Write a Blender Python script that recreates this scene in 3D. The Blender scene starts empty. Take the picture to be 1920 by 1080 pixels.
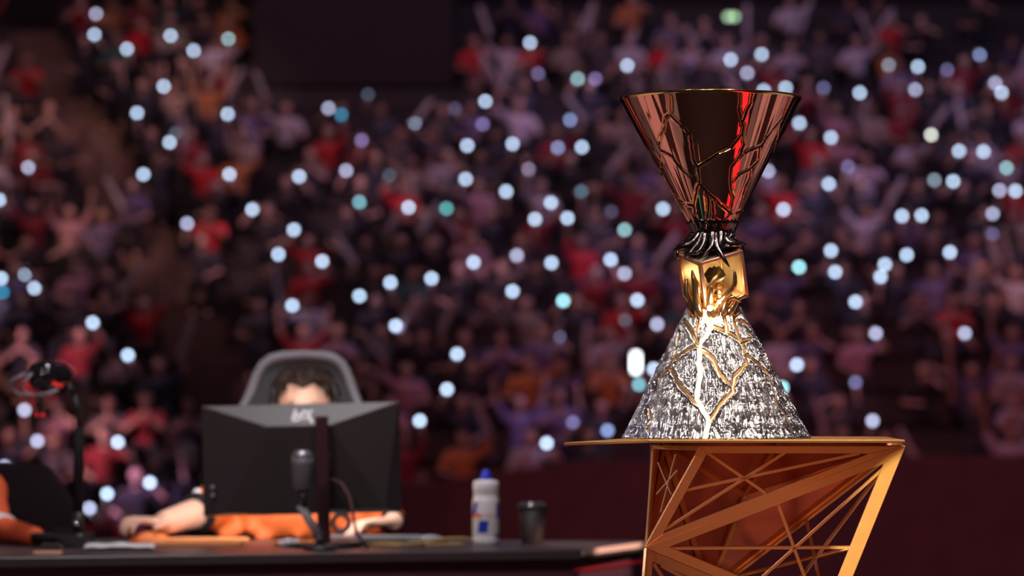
import bpy, bmesh, math, random
import numpy as np
from mathutils import Vector, Matrix
R = math.radians
rnd = random.Random(7)
nrs = np.random.RandomState(11)
SC = bpy.context.scene
COL = SC.collection

# ------------------------------------------------------------------ camera
FPX = 6000.0
CAMZ = 1.2
PITCH = math.atan(200 / FPX)
cam = bpy.data.cameras.new('camera')
cam.sensor_width = 36.0
cam.lens = FPX / 1920 * 36.0
cam.clip_start = 0.05
cam.clip_end = 300
cam.dof.use_dof = True
cam.dof.focus_distance = 5.86
cam.dof.aperture_fstop = 3.8
cam_o = bpy.data.objects.new('camera', cam)
cam_o.location = (0, 0, CAMZ)
cam_o.rotation_euler = (math.pi / 2 + PITCH, 0, 0)
COL.objects.link(cam_o)
SC.camera = cam_o

# ------------------------------------------------------------------ world, exposure
w = bpy.data.worlds.new('world')
w.use_nodes = True
w.node_tree.nodes['Background'].inputs[0].default_value = (0.55, 0.36, 0.52, 1)
w.node_tree.nodes['Background'].inputs[1].default_value = 0.045
SC.world = w
SC.view_settings.view_transform = 'Standard'
SC.view_settings.look = 'None'
SC.view_settings.exposure = 0.0
SC.view_settings.gamma = 1.0
SC.view_settings.use_curve_mapping = False
SC.cycles.use_adaptive_sampling = False
SC.cycles.use_denoising = True
SC.cycles.max_bounces = 8
SC.cycles.diffuse_bounces = 2
SC.cycles.glossy_bounces = 5
SC.cycles.transmission_bounces = 6
SC.cycles.transparent_max_bounces = 8
SC.cycles.sample_clamp_indirect = 6.0
SC.cycles.caustics_reflective = False
SC.cycles.caustics_refractive = False


# ------------------------------------------------------------------ stage lights: overhead rig and unseen spots added as fill
def aim(o, target):
    d = Vector(target) - o.location
    o.rotation_euler = d.to_track_quat('-Z', 'Y').to_euler()


def area(name, loc, target, size, power, color, size_y=None):
    l = bpy.data.lights.new(name, 'AREA')
    l.energy = power
    l.color = color
    l.size = size
    if size_y:
        l.shape = 'RECTANGLE'
        l.size_y = size_y
    o = bpy.data.objects.new(name, l)
    o.location = loc
    COL.objects.link(o)
    aim(o, target)
    return o


def spot(name, loc, target, power, color, angle, radius=0.1, blend=0.3):
    l = bpy.data.lights.new(name, 'SPOT')
    l.energy = power
    l.color = color
    l.spot_size = R(angle)
    l.spot_blend = blend
    l.shadow_soft_size = radius
    o = bpy.data.objects.new(name, l)
    o.location = loc
    COL.objects.link(o)
    aim(o, target)
    return o


spot('key_spot', (-0.55, 1.4, 0.75), (0.845, 5.9, 0.87), 1250, (1.0, 0.80, 0.50), 6.2, 0.012, 0.012)  # unseen low spot, cone edge shaped to light the pedestal's right bar
spot('uplight', (1.7, 3.3, 0.3), (0.50, 6.1, 0.93), 90, (1.0, 0.40, 0.28), 11, 0.15, 0.6)  # unseen fill added to warm the pedestal's inner panels
spot('uplight', (-1.3, 3.0, 0.3), (0.40, 5.95, 0.80), 85, (1.0, 0.26, 0.15), 15, 0.15, 0.5)  # unseen red fill added to colour the pedestal bars from below
spot('front_spot', (-0.9, 0.4, 4.6), (0.40, 6.0, 1.43), 130, (1.0, 0.88, 0.78), 6.0, 0.12, 0.5)
spot('top_spot', (1.6, 4.2, 6.4), (0.40, 5.95, 1.22), 620, (1.0, 0.90, 0.80), 9, 0.10, 0.4)
area('rig_panel', (0.1, 2.6, 7.2), (0.4, 6.0, 1.2), 0.40, 62, (1.0, 0.92, 0.86), 0.2)
area('rig_panel', (-1.9, 3.4, 6.6), (0.4, 6.0, 1.2), 0.35, 36, (0.96, 0.92, 1.0), 0.2)
area('rig_panel', (2.0, 3.2, 6.8), (0.4, 6.0, 1.2), 0.35, 42, (1.0, 0.90, 0.82), 0.2)
spot('rim_spot', (-3.4, 5.0, 1.7), (0.27, 5.95, 1.0), 260, (0.62, 0.62, 1.0), 5, 0.05, 0.6)
spot('desk_fill_spot', (-2.2, 5.0, 3.6), (-0.6, 9.0, 0.92), 190, (1.0, 0.78, 0.78), 22, 0.3, 0.8)  # added front fill for the desk items and monitor back
spot('side_spot', (-5.0, 10.6, 4.4), (0.38, 6.0, 1.24), 130, (0.95, 0.92, 1.0), 4.5, 0.14, 0.5)  # unseen pair added to brighten the flanks of the silver bark
spot('side_spot', (5.6, 10.4, 4.4), (0.38, 6.0, 1.24), 130, (1.0, 0.92, 0.88), 4.5, 0.14, 0.5)
spot('desk_spot', (-0.6, 8.35, 5.4), (-0.75, 9.30, 0.95), 310, (1.0, 0.93, 0.96), 34, 0.25, 0.5)
spot('desk_edge_spot', (3.2, 7.4, 3.2), (0.325, 9.01, 0.76), 1150, (1.0, 0.64, 0.50), 5.8, 0.03)
# pools of light on the added pale boards that the cup mirrors
spot('floor_spot', (-3.0, 6.2, 6.5), (-2.6, 6.4, 0), 780, (1.0, 0.66, 0.60), 26, 0.1, 0.15)
spot('floor_spot', (-5.2, 8.6, 6.5), (-4.8, 8.4, 0), 780, (1.0, 0.66, 0.60), 24, 0.1, 0.15)
spot('floor_spot', (3.6, 6.4, 6.5), (3.6, 6.6, 0), 780, (1.0, 0.72, 0.68), 24, 0.1, 0.15)
spot('floor_spot', (5.6, 8.6, 6.5), (5.3, 8.8, 0), 780, (1.0, 0.72, 0.68), 22, 0.1, 0.15)
spot('floor_spot', (0.6, 8.2, 5.5), (0.5, 7.0, 0), 160, (1.0, 0.30, 0.20), 40, 0.1, 0.5)
# wash over the stand, hung above it, and unseen narrow spots added for patchy light
area('stand_wash', (-8, 47, 15), (-6, 51, 2), 4, 330, (1.0, 0.48, 0.38), 2)
area('stand_wash', (0, 48, 16), (0, 52, 2), 4, 260, (0.84, 0.46, 0.80), 2)
area('stand_wash', (9, 48, 16), (7, 53, 3), 4, 250, (0.74, 0.48, 0.92), 2)
for hx, hz, tx, ty, tz, pw_, col_, ang_ in (
        (-13, 10, -8.2, 55, 5.5, 1500, (1.0, .50, .40), 8), (-13, 9, -7.0, 46, 1.0, 1300, (1.0, .46, .38), 9), (-12, 11, -5.2, 57, 6.6, 1000, (1.0, .58, .48), 7),
        (-9, 12, -4.4, 50.5, 3.4, 1500, (1.0, .50, .50), 8), (-7, 12, -2.6, 52, 4.6, 1300, (1.0, .50, .62), 7), (-5, 12, -3.2, 47, 1.8, 1000, (.95, .45, .55), 8),
        (-4, 13, -.6, 49, 3.0, 1200, (.90, .50, .80), 7), (2, 13, .6, 55, 6.2, 1000, (.80, .50, .85), 7), (4, 13, 1.6, 50, 3.2, 1400, (.80, .50, 1.0), 8),
        (5, 12, .4, 45, .6, 1000, (.72, .48, 1.0), 8), (9, 13, 5.2, 52, 4.4, 1300, (.80, .56, .95), 8), (10, 12, 7.2, 49, 2.6, 1100, (1.0, .50, .55), 7),
        (-14, 7, -5.8, 44.3, .5, 3200, (1.0, .46, .54), 9), (-9, 7, -4.9, 43.0, -.2, 3000, (.92, .48, .90), 8), (-11, 8, -6.6, 47, 1.6, 2400, (1.0, .45, .55), 8), (-10, 9, -6.6, 51, 3.6, 1100, (1.0, .52, .40), 7), (12, 13, 8.0, 55, 6.0, 1000, (.82, .60, .95), 7), (12, 11, 4.4, 46, 1.2, 900, (.85, .45, .75), 8), (8, 13, 4.0, 58, 7.6, 700, (.75, .5, .9), 7)):
    spot('moving_head', (hx, 36.0, hz), (tx, ty, tz), pw_ * 2.9, col_, ang_, 0.15, 0.9)
spot('red_spot', (2.0, 14, 6), (4, 37.5, -0.4), 5200, (1.0, 0.25, 0.30), 34, 0.2, 0.9)  # added red light that lifts the dark barrier


# ------------------------------------------------------------------ helpers
def P(px, py, Y):
    cx = (px - 960) / FPX
    cy = (540 - py) / FPX
    d = np.array([cx, math.cos(PITCH) - cy * math.sin(PITCH), math.sin(PITCH) + cy * math.cos(PITCH)])
    return np.array([0, 0, CAMZ]) + d * (Y / d[1])


def ray_plane(px, py, p0, n):
    a = np.array([0, 0, CAMZ])
    d = P(px, py, 1.0) - a
    t = np.dot(np.asarray(p0) - a, n) / np.dot(d, n)
    return a + d * t


def proj(p):
    v = np.asarray(p, float) - np.array([0, 0, CAMZ])
    f = v[1] * math.cos(PITCH) + v[2] * math.sin(PITCH)
    u = -v[1] * math.sin(PITCH) + v[2] * math.cos(PITCH)
    return 960 + FPX * v[0] / f, 540 - FPX * u / f


def tag(o, label=None, cat=None, group=None, kind=None):
    if label:
        o['label'] = label
    if cat:
        o['category'] = cat
    if group:
        o['group'] = group
    if kind:
        o['kind'] = kind
    return o


def link(name, me, mat=None, parent=None, smooth=True, loc=None):
    o = bpy.data.objects.new(name, me)
    COL.objects.link(o)
    if mat is not None and len(me.materials) == 0:
        me.materials.append(mat)
    if smooth is not None:
        me.polygons.foreach_set('use_smooth', [smooth] * len(me.polygons))
    if parent is not None:
        o.parent = parent
    if loc is not None:
        o.location = loc
    return o


def empty(name, loc=(0, 0, 0), rz=0.0):
    o = bpy.data.objects.new(name, None)
    o.empty_display_size = 0.05
    o.location = loc
    o.rotation_euler = (0, 0, rz)
    COL.objects.link(o)
    return o


class MB:
    """collects vertices and faces of one mesh"""

    def __init__(self):
        self.v = []
        self.f = []

    def add(self, vs, fs):
        n = len(self.v)
        self.v += [tuple(map(float, p)) for p in vs]
        self.f += [tuple(i + n for i in f) for f in fs]
        return self

    def box(self, c, s, rot=None):
        c = np.asarray(c, float)
        h = np.asarray(s, float) / 2
        vs = np.array([[x, y, z] for x in (-1, 1) for y in (-1, 1) for z in (-1, 1)]) * h
        if rot is not None:
            vs = vs @ np.array(rot.to_3x3()).T
        self.add(vs + c, [(0, 1, 3, 2), (4, 6, 7, 5), (0, 4, 5, 1), (2, 3, 7, 6), (0, 2, 6, 4), (1, 5, 7, 3)])
        return self

    def prism(self, poly, d):
        """poly: 3-D outline, extruded by vector d"""
        n = len(poly)
        poly = [np.asarray(p, float) for p in poly]
        d = np.asarray(d, float)
        vs = poly + [p + d for p in poly]
        fs = [tuple(range(n))[::-1], tuple(range(n, 2 * n))]
        fs += [(i, (i + 1) % n, n + (i + 1) % n, n + i) for i in range(n)]
        self.add(vs, fs)
        return self

    def tube(self, pts, rad, n=10, caps=True, flat=1.0):
        pts = [np.asarray(p, float) for p in pts]
        m = len(pts)
        if np.isscalar(rad):
            rad = [rad] * m
        vs = []
        ref = np.array([0.13, 0.31, 0.94])
        for i, p in enumerate(pts):
            t = pts[min(i + 1, m - 1)] - pts[max(i - 1, 0)]
            t = t / (np.linalg.norm(t) + 1e-12)
            u = np.cross(t, ref)
            if np.linalg.norm(u) < 0.1:
                u = np.cross(t, np.array([1.0, 0, 0]))
            u /= np.linalg.norm(u)
            vv = np.cross(t, u)
            for k in range(n):
                a = 2 * math.pi * k / n
                vs.append(p + rad[i] * (math.cos(a) * u + flat * math.sin(a) * vv))
        fs = []
        for i in range(m - 1):
            for k in range(n):
                fs.append((i * n + k, i * n + (k + 1) % n, (i + 1) * n + (k + 1) % n, (i + 1) * n + k))
        if caps:
            fs.append(tuple(range(n))[::-1])
            fs.append(tuple(range((m - 1) * n, m * n)))
        self.add(vs, fs)
        return self

    def lathe(self, prof, c=(0, 0, 0), n=32, closed=False):
        """prof: list of (r, z)"""
        vs, fs = [], []
        m = len(prof)
        for r, z in prof:
            for k in range(n):
                a = 2 * math.pi * k / n
                vs.append((c[0] + r * math.cos(a), c[1] + r * math.sin(a), c[2] + z))
        for i in range(m - 1):
            for k in range(n):
                fs.append((i * n + k, i * n + (k + 1) % n, (i + 1) * n + (k + 1) % n, (i + 1) * n + k))
        if not closed:
            fs.append(tuple(range(n))[::-1])
            fs.append(tuple(range((m - 1) * n, m * n)))
        self.add(vs, fs)
        return self

    def ball(self, c, r, nu=12, nv=8, scale=(1, 1, 1)):
        vs = [(0, 0, -1)]
        for i in range(1, nv):
            t = math.pi * i / nv - math.pi / 2
            for k in range(nu):
                a = 2 * math.pi * k / nu
                vs.append((math.cos(t) * math.cos(a), math.cos(t) * math.sin(a), math.sin(t)))
        vs.append((0, 0, 1))
        fs = []
        for k in range(nu):
            fs.append((0, 1 + (k + 1) % nu, 1 + k))
            fs.append((len(vs) - 1, 1 + (nv - 2) * nu + k, 1 + (nv - 2) * nu + (k + 1) % nu))
        for i in range(nv - 2):
            for k in range(nu):
                a = 1 + i * nu
                fs.append((a + k, a + (k + 1) % nu, a + nu + (k + 1) % nu, a + nu + k))
        vs = np.array(vs) * np.array(scale) * r + np.asarray(c, float)
        self.add(vs, fs)
        return self

    def capsule(self, a, b, ra, rb=None, n=12):
        rb = ra if rb is None else rb
        self.ball(a, ra, n, 8)
        self.ball(b, rb, n, 8)
        self.tube([a, b], [ra, rb], n)
        return self

    def mesh(self, name):
        me = bpy.data.meshes.new(name)
        me.from_pydata(self.v, [], self.f)
        me.update()
        return me

    def fixed(self, name):
        me = self.mesh(name)
        bm = bmesh.new()
        bm.from_mesh(me)
        bmesh.ops.recalc_face_normals(bm, faces=bm.faces)
        bm.to_mesh(me)
        bm.free()
        return me

    def build(self, name, mat, parent=None, smooth=False, loc=None):
        return link(name, self.fixed(name), mat, parent, smooth, loc)

    def bevelled(self, name, mat, parent=None, w=0.004, seg=2, smooth=False, loc=None):
        me = self.fixed(name)
        bm = bmesh.new()
        bm.from_mesh(me)
        es = [e for e in bm.edges if len(e.link_faces) == 2 and e.calc_face_angle(0) > 0.5]
        bmesh.ops.bevel(bm, geom=es, offset=w, segments=seg, affect='EDGES', profile=0.5)
        bm.to_mesh(me)
        bm.free()
        return link(name, me, mat, parent, smooth, loc)

    def remeshed(self, name, voxel, smooth_iter=4):
        """one continuous surface grown round all the shapes collected"""
        me = self.fixed(name + '_rough')
        o = bpy.data.objects.new(name + '_rough', me)
        COL.objects.link(o)
        m = o.modifiers.new('r', 'REMESH')
        m.mode = 'VOXEL'
        m.voxel_size = voxel
        m.use_smooth_shade = True
        s = o.modifiers.new('s', 'SMOOTH')
        s.iterations = smooth_iter
        s.factor = 0.5
        dg = bpy.context.evaluated_depsgraph_get()
        dg.update()
        out = bpy.data.meshes.new_from_object(o.evaluated_get(dg))
        out.name = name
        bpy.data.objects.remove(o)
        bpy.data.meshes.remove(me)
        out.materials.clear()
        return out


# ------------------------------------------------------------------ materials
def mat(name, color, rough=0.5, metal=0.0, emit=None, strength=0.0, noise=0.0, nscale=30.0, bump=0.0, coat=0.0, spec=None):
    m = bpy.data.materials.new(name)
    m.use_nodes = True
    nt = m.node_tree
    b = nt.nodes['Principled BSDF']
    b.inputs['Base Color'].default_value = (*color, 1)
    b.inputs['Roughness'].default_value = rough
    b.inputs['Metallic'].default_value = metal
    b.inputs['Coat Weight'].default_value = coat
    if spec is not None:
        b.inputs['Specular IOR Level'].default_value = spec
    if emit:
        b.inputs['Emission Color'].default_value = (*emit, 1)
        b.inputs['Emission Strength'].default_value = strength
    if noise or bump:
        tc = nt.nodes.new('ShaderNodeTexCoord')
        n = nt.nodes.new('ShaderNodeTexNoise')
        n.inputs['Scale'].default_value = nscale
        n.inputs['Detail'].default_value = 4
        nt.links.new(tc.outputs['Object'], n.inputs['Vector'])
        if noise:
            mx = nt.nodes.new('ShaderNodeMix')
            mx.data_type = 'RGBA'
            mx.inputs['A'].default_value = (*[c * (1 - noise) for c in color], 1)
            mx.inputs['B'].default_value = (*[min(1, c * (1 + noise)) for c in color], 1)
            nt.links.new(n.outputs['Fac'], mx.inputs['Factor'])
            nt.links.new(mx.outputs['Result'], b.inputs['Base Color'])
        if bump:
            bp = nt.nodes.new('ShaderNodeBump')
            bp.inputs['Strength'].default_value = bump
            bp.inputs['Distance'].default_value = 0.01
            nt.links.new(n.outputs['Fac'], bp.inputs['Height'])
            nt.links.new(bp.outputs['Normal'], b.inputs['Normal'])
    return m


def mat_objcolor(name, rough=0.8):
    m = mat(name, (0.5, 0.5, 0.5), rough)
    nt = m.node_tree
    b = nt.nodes['Principled BSDF']
    oi = nt.nodes.new('ShaderNodeObjectInfo')
    tc = nt.nodes.new('ShaderNodeTexCoord')
    n = nt.nodes.new('ShaderNodeTexNoise')
    n.inputs['Scale'].default_value = 9
    nt.links.new(tc.outputs['Object'], n.inputs['Vector'])
    mr = nt.nodes.new('ShaderNodeMapRange')
    mr.inputs['To Min'].default_value = 0.75
    mr.inputs['To Max'].default_value = 1.25
    nt.links.new(n.outputs['Fac'], mr.inputs['Value'])
    mx = nt.nodes.new('ShaderNodeVectorMath')
    mx.operation = 'MULTIPLY'
    nt.links.new(oi.outputs['Color'], mx.inputs[0])
    nt.links.new(mr.outputs['Result'], mx.inputs[1])
    nt.links.new(mx.outputs['Vector'], b.inputs['Base Color'])
    return m


def mat_attr_metal(name, base, rough, attr, cold, crough, bump_scale=None, bump=0.0, edge=None):
    """metal with a second colour where the engraved lines run"""
    m = mat(name, base, rough, 1.0)
    nt = m.node_tree
    b = nt.nodes['Principled BSDF']
    at = nt.nodes.new('ShaderNodeAttribute')
    at.attribute_name = attr
    mx = nt.nodes.new('ShaderNodeMix')
    mx.data_type = 'RGBA'
    mx.inputs['A'].default_value = (*base, 1)
    mx.inputs['B'].default_value = (*cold, 1)
    nt.links.new(at.outputs['Fac'], mx.inputs['Factor'])
    out = mx.outputs['Result']
    if edge:
        a2 = nt.nodes.new('ShaderNodeAttribute')
        a2.attribute_name = 'edge'
        m2 = nt.nodes.new('ShaderNodeMix')
        m2.data_type = 'RGBA'
        m2.inputs['B'].default_value = (*edge, 1)
        nt.links.new(a2.outputs['Fac'], m2.inputs['Factor'])
        nt.links.new(out, m2.inputs['A'])
        out = m2.outputs['Result']
    nt.links.new(out, b.inputs['Base Color'])
    mr = nt.nodes.new('ShaderNodeMapRange')
    mr.inputs['To Min'].default_value = rough
    mr.inputs['To Max'].default_value = crough
    nt.links.new(at.outputs['Fac'], mr.inputs['Value'])
    nt.links.new(mr.outputs['Result'], b.inputs['Roughness'])
    if bump:
        tc = nt.nodes.new('ShaderNodeTexCoord')
        mp = nt.nodes.new('ShaderNodeMapping')
        mp.inputs['Scale'].default_value = bump_scale
        n = nt.nodes.new('ShaderNodeTexNoise')
        n.inputs['Scale'].default_value = 1.0
        n.inputs['Detail'].default_value = 3
        bp = nt.nodes.new('ShaderNodeBump')
        bp.inputs['Strength'].default_value = bump
        bp.inputs['Distance'].default_value = 0.002
        nt.links.new(tc.outputs['Object'], mp.inputs['Vector'])
        nt.links.new(mp.outputs['Vector'], n.inputs['Vector'])
        nt.links.new(n.outputs['Fac'], bp.inputs['Height'])
        nt.links.new(bp.outputs['Normal'], b.inputs['Normal'])
    return m


def mat_pane(name, tint, gloss=0.14, rough=0.03):
    m = bpy.data.materials.new(name)
    m.use_nodes = True
    nt = m.node_tree
    nt.nodes.clear()
    out = nt.nodes.new('ShaderNodeOutputMaterial')
    tr = nt.nodes.new('ShaderNodeBsdfTransparent')
    tr.inputs[0].default_value = (*tint, 1)
    gl = nt.nodes.new('ShaderNodeBsdfGlossy')
    gl.inputs['Roughness'].default_value = rough
    gl.inputs[0].default_value = (1, 0.8, 0.55, 1)
    fr = nt.nodes.new('ShaderNodeLayerWeight')
    pw = nt.nodes.new('ShaderNodeMath')
    pw.operation = 'POWER'
    pw.inputs[1].default_value = 5.0
    ad = nt.nodes.new('ShaderNodeMath')
    ad.inputs[1].default_value = gloss
    mx = nt.nodes.new('ShaderNodeMixShader')
    nt.links.new(fr.outputs['Facing'], pw.inputs[0])
    nt.links.new(pw.outputs[0], ad.inputs[0])
    nt.links.new(ad.outputs[0], mx.inputs[0])
    nt.links.new(tr.outputs[0], mx.inputs[1])
    nt.links.new(gl.outputs[0], mx.inputs[2])
    nt.links.new(mx.outputs[0], out.inputs[0])
    return m


M = {
    'stage': mat('stage_floor', (0.035, 0.022, 0.022), 0.45, noise=0.35, nscale=3.0),
    'pale_board': mat('pale_board', (0.80, 0.74, 0.72), 0.5, noise=0.25, nscale=4.0),
    'concrete': mat('stand_concrete', (0.17, 0.11, 0.10), 0.9, noise=0.25, nscale=2.0),
    'bench': mat('bench_plastic', (0.03, 0.022, 0.028), 0.6),
    'black_drape': mat('black_drape', (0.10, 0.05, 0.06), 0.95, noise=0.3, nscale=3.0, bump=0.3),  # base colour raised to stand in for arena haze
    'wall': mat('hall_wall', (0.030, 0.022, 0.028), 0.95, noise=0.2, nscale=1.0),
    'gold': mat('gold_metal', (0.86, 0.50, 0.17), 0.42, 0.72, noise=0.08, nscale=40, bump=0.03),
    'gold_polish': mat('polished_gold', (0.95, 0.58, 0.22), 0.13, 1.0),
    'copper_panel': mat('copper_panel', (0.78, 0.33, 0.23), 0.26, 0.55, noise=0.1, nscale=8),
    'dark_metal': mat('dark_root_metal', (0.20, 0.16, 0.15), 0.2, 1.0, bump=0.1, nscale=60),
    'cube_wall': mat('amber_wall', (0.80, 0.62, 0.44), 0.32, 0.5, noise=0.45, nscale=38),
    'cube_edge': mat('rose_gold', (0.92, 0.46, 0.28), 0.3, 0.7),
    'gold_strand': mat('strand_gold', (0.95, 0.60, 0.30), 0.16, 0.95),
    'rock': mat('dark_rock', (0.12, 0.11, 0.11), 0.45, 0.0, noise=0.4, nscale=60),
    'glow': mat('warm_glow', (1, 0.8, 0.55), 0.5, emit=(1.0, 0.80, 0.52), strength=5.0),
    'amber': mat_pane('amber_pane', (0.97, 0.85, 0.64), 0.10),
    'black': mat('black_plastic', (0.022, 0.018, 0.020), 0.42),
    'black_soft': mat('black_fabric', (0.016, 0.012, 0.014), 0.85, noise=0.2, nscale=60, spec=0.2),
    'monitor': mat('monitor_shell', (0.030, 0.022, 0.024), 0.42, noise=0.1, nscale=90),
    'silver_mark': mat('silver_print', (0.85, 0.85, 0.90), 0.4),
    'grey_plastic': mat('grey_plastic', (0.30, 0.30, 0.34), 0.4),
    'chair_shell': mat('chair_fabric', (0.055, 0.055, 0.065), 0.75, noise=0.15, nscale=80),
    'chair_piping': mat('chair_piping', (0.30, 0.30, 0.34), 0.6),
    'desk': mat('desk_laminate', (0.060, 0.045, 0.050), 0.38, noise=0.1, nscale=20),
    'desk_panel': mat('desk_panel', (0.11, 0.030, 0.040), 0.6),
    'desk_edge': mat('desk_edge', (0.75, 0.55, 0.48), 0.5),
    'jersey': mat('orange_jersey', (0.90, 0.17, 0.035), 0.65, noise=0.2, nscale=14, bump=0.15),
    'skin': mat('skin', (0.78, 0.46, 0.34), 0.5, noise=0.06, nscale=20),
    'hair': mat('dark_hair', (0.032, 0.019, 0.016), 0.65, noise=0.5, nscale=90, bump=0.5, spec=0.2),
    'white': mat('white_cloth', (0.78, 0.78, 0.82), 0.8, noise=0.06, nscale=30, bump=0.1),
    'orange': mat('orange_plastic', (0.92, 0.25, 0.06), 0.45),
    'orange_pad': mat('orange_pad', (0.95, 0.36, 0.13), 0.8),
    'bottle': mat('bottle_white', (0.82, 0.82, 0.86), 0.3, noise=0.04, nscale=20, coat=0.3),
    'blue_cap': mat('blue_cap', (0.03, 0.05, 0.62), 0.35),
    'blue_print': mat('blue_print', (0.01, 0.04, 0.42), 0.4),
    'red_print': mat('red_print', (0.70, 0.03, 0.06), 0.4),
    'yellow_print': mat('yellow_print', (0.95, 0.50, 0.10), 0.4),
    'cup_paper': mat('dark_paper_cup', (0.022, 0.010, 0.011), 0.6, noise=0.2, nscale=20),
    'cable': mat('black_gold_cable', (0.45, 0.30, 0.10), 0.6),
    'red_lamp': mat('red_lamp', (0.6, 0.02, 0.02), 0.4, emit=(1, 0.02, 0.03), strength=0.45),
    'red_strip': mat('red_strip', (0.6, 0.02, 0.02), 0.4, emit=(1, 0.06, 0.07), strength=1.15),
    'teal_strip': mat('teal_strip', (0.02, 0.5, 0.4), 0.4, emit=(0.02, 0.8, 0.62), strength=0.8),
    'crowd_skin': mat_objcolor('spectator_skin', 0.6),
    'crowd_cloth': mat_objcolor('spectator_cloth', 0.85),
    'crowd_hair': mat_objcolor('spectator_hair', 0.55),
    'stick': mat('pale_stick', (0.62, 0.55, 0.60), 0.45),
    'phone': mat('phone_shell', (0.05, 0.05, 0.06), 0.3),
    'lens': mat('camera_glass', (0.01, 0.01, 0.012), 0.08, coat=1.0),
    'eye_white': mat('eye_white', (0.8, 0.78, 0.75), 0.2),
    'iris': mat('iris', (0.05, 0.03, 0.02), 0.2),
    'lip': mat('lip', (0.55, 0.22, 0.2), 0.5),
}

# ================================================================== SETTING
# arena stand: tiers rising away from the stage
ROW0_Y, ROW_D, ROW0_Z, ROW_H = 42.0, 1.0, -1.6, 0.5
NROW = 20


def row_y(i):
    return ROW0_Y + ROW_D * i


def row_z(i):
    return ROW0_Z + ROW_H * i


def aisle_x(y):
    return -4.4 - 0.358 * (y - 47.3)


o = MB().box((0, 4, -0.05), (18, 20, 0.1)).build('floor_stage', M['stage'])
tag(o, kind='structure')
pb_n = 0
for x0, x1, y0, y1 in ((-7.5, -1.15, 4.6, 10.5), (1.75, 7.5, 5.2, 10.5)):
    bd = empty('floor_boards', ((x0 + x1) / 2, (y0 + y1) / 2, 0))  # unseen pale boards added for the copper cup to reflect
    tag(bd, kind='structure')
    nb = int((x1 - x0) / 0.42)
    for k in range(nb):
        if k % 5 == 3:
            continue
        xx = -(x1 - x0) / 2 + (k + .5) * (x1 - x0) / nb
        MB().box((xx, 0, .006 + .001 * (k % 3)), ((x1 - x0) / nb - .03 - .05 * (k % 2), y1 - y0, .012)).build('board', M['pale_board'], bd)
o = MB().box((0, 3, -0.6), (17.6, 19, 0.95)).build('trim_1', M['black_drape'])
tag(o, kind='structure')
o = MB().box((0, 40, -2.35), (60, 54, 0.1)).build('floor_arena', M['wall'])
tag(o, kind='structure')
o = MB().box((0, 66, 5), (60, 0.4, 26)).build('wall_back', M['wall'])
tag(o, kind='structure')

stand = empty('grandstand')
tag(stand, kind='structure')
for i in range(-1, NROW):
    y, z = row_y(i), row_z(i)
    MB().box((0, y - 0.0, z - 0.35), (34, ROW_D + 0.04, 0.7)).build('tier', M['concrete'], stand)
    # bench left and right of the stepped aisle
    ax = aisle_x(y)
    for x0, x1 in ((-15, ax - 0.62), (ax + 0.62, 15)):
        b = MB().box(((x0 + x1) / 2, y + 0.12, z + 0.40), (x1 - x0, 0.40, 0.06))
        b.box(((x0 + x1) / 2, y + 0.34, z + 0.60), (x1 - x0, 0.05, 0.36))
        n = max(2, int((x1 - x0) / 1.2))
        for k in range(n + 1):
            b.box((x0 + 0.05 + (x1 - x0 - 0.1) * k / n, y + 0.14, z + 0.19), (0.05, 0.3, 0.38))
        b.build('bench', M['bench'], stand)
    MB().box((ax + 0.1, y + 0.30, z + 0.125), (1.16, 0.42, 0.25)).build('step', M['concrete'], stand)

# dark entrance block set into the upper tiers
blk = MB()
pa, pb = P(476, 158, 57.6), P(846, 168, 57.6)
blk.box(((pa[0] + pb[0]) / 2, 60.2, (pa[2] + 11) / 2), (pb[0] - pa[0], 5.0, 11 - pa[2]))
o = blk.build('wall_entrance', M['wall'])
tag(o, kind='structure')

# low draped barrier between the stage and the stand
pa, pb = P(742, 872, 37.5), P(2300, 848, 37.5)
o = MB().prism([(pa[0], 37.4, -2.3), (pb[0], 37.4, -2.3), (pb[0], 37.4, pb[2]), (pa[0] + 2.2, 37.4, pa[2] + 0.05), (pa[0], 37.4, pa[2] - 0.25)], (0, 0.3, 0)).build('wall_barrier', M['black_drape'])
tag(o, kind='structure')
# red light strip let into the stage floor to the right of the photographer
o = MB().box((1.85, 4.7, 0.006), (0.40, 2.9, 0.012), Matrix.Rotation(R(-12), 3, 'Z')).build('floor_light_strip', M['red_strip'])
tag(o, 'red light strip set in the stage floor beside the pedestal', 'light strip')

o = MB().box((-0.75, 5.15, 0.006), (0.05, 0.30, 0.012), Matrix.Rotation(R(20), 3, 'Z')).build('floor_light_strip', M['teal_strip'])
tag(o, 'short teal light strip set in the stage floor left of the pedestal', 'light strip')

# ================================================================== PEDESTAL
TY = 6.0
_b = P(1343, 822, TY)
ZB = _b[2]          # plane the trophy stands on
TX = _b[0]

ped = empty('pedestal', (TX, TY, 0))
tag(ped, 'gold faceted open-frame pedestal of triangles and crossing rods under the trophy', 'pedestal')


def local(p):
    return np.asarray(p, float) - np.array([TX, TY, 0])


def at_z(px, Y, z):
    """point at picture column px, distance Y, height z"""
    f = Y * math.cos(PITCH) + (z - CAMZ) * math.sin(PITCH)
    return np.array([(px - 960) / FPX * f, Y, z])


ZP = ZB - 0.0055
plate = [at_z(1057, 5.50, ZB), at_z(1216, 5.80, ZB), at_z(1697, 5.80, ZB), at_z(1660, 6.28, ZB), at_z(1240, 6.34, ZB)]
MB().prism([local(p) for p in plate], (0, 0, -0.0055)).bevelled('top_plate', M['gold'], ped, 0.0008, 1)

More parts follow.
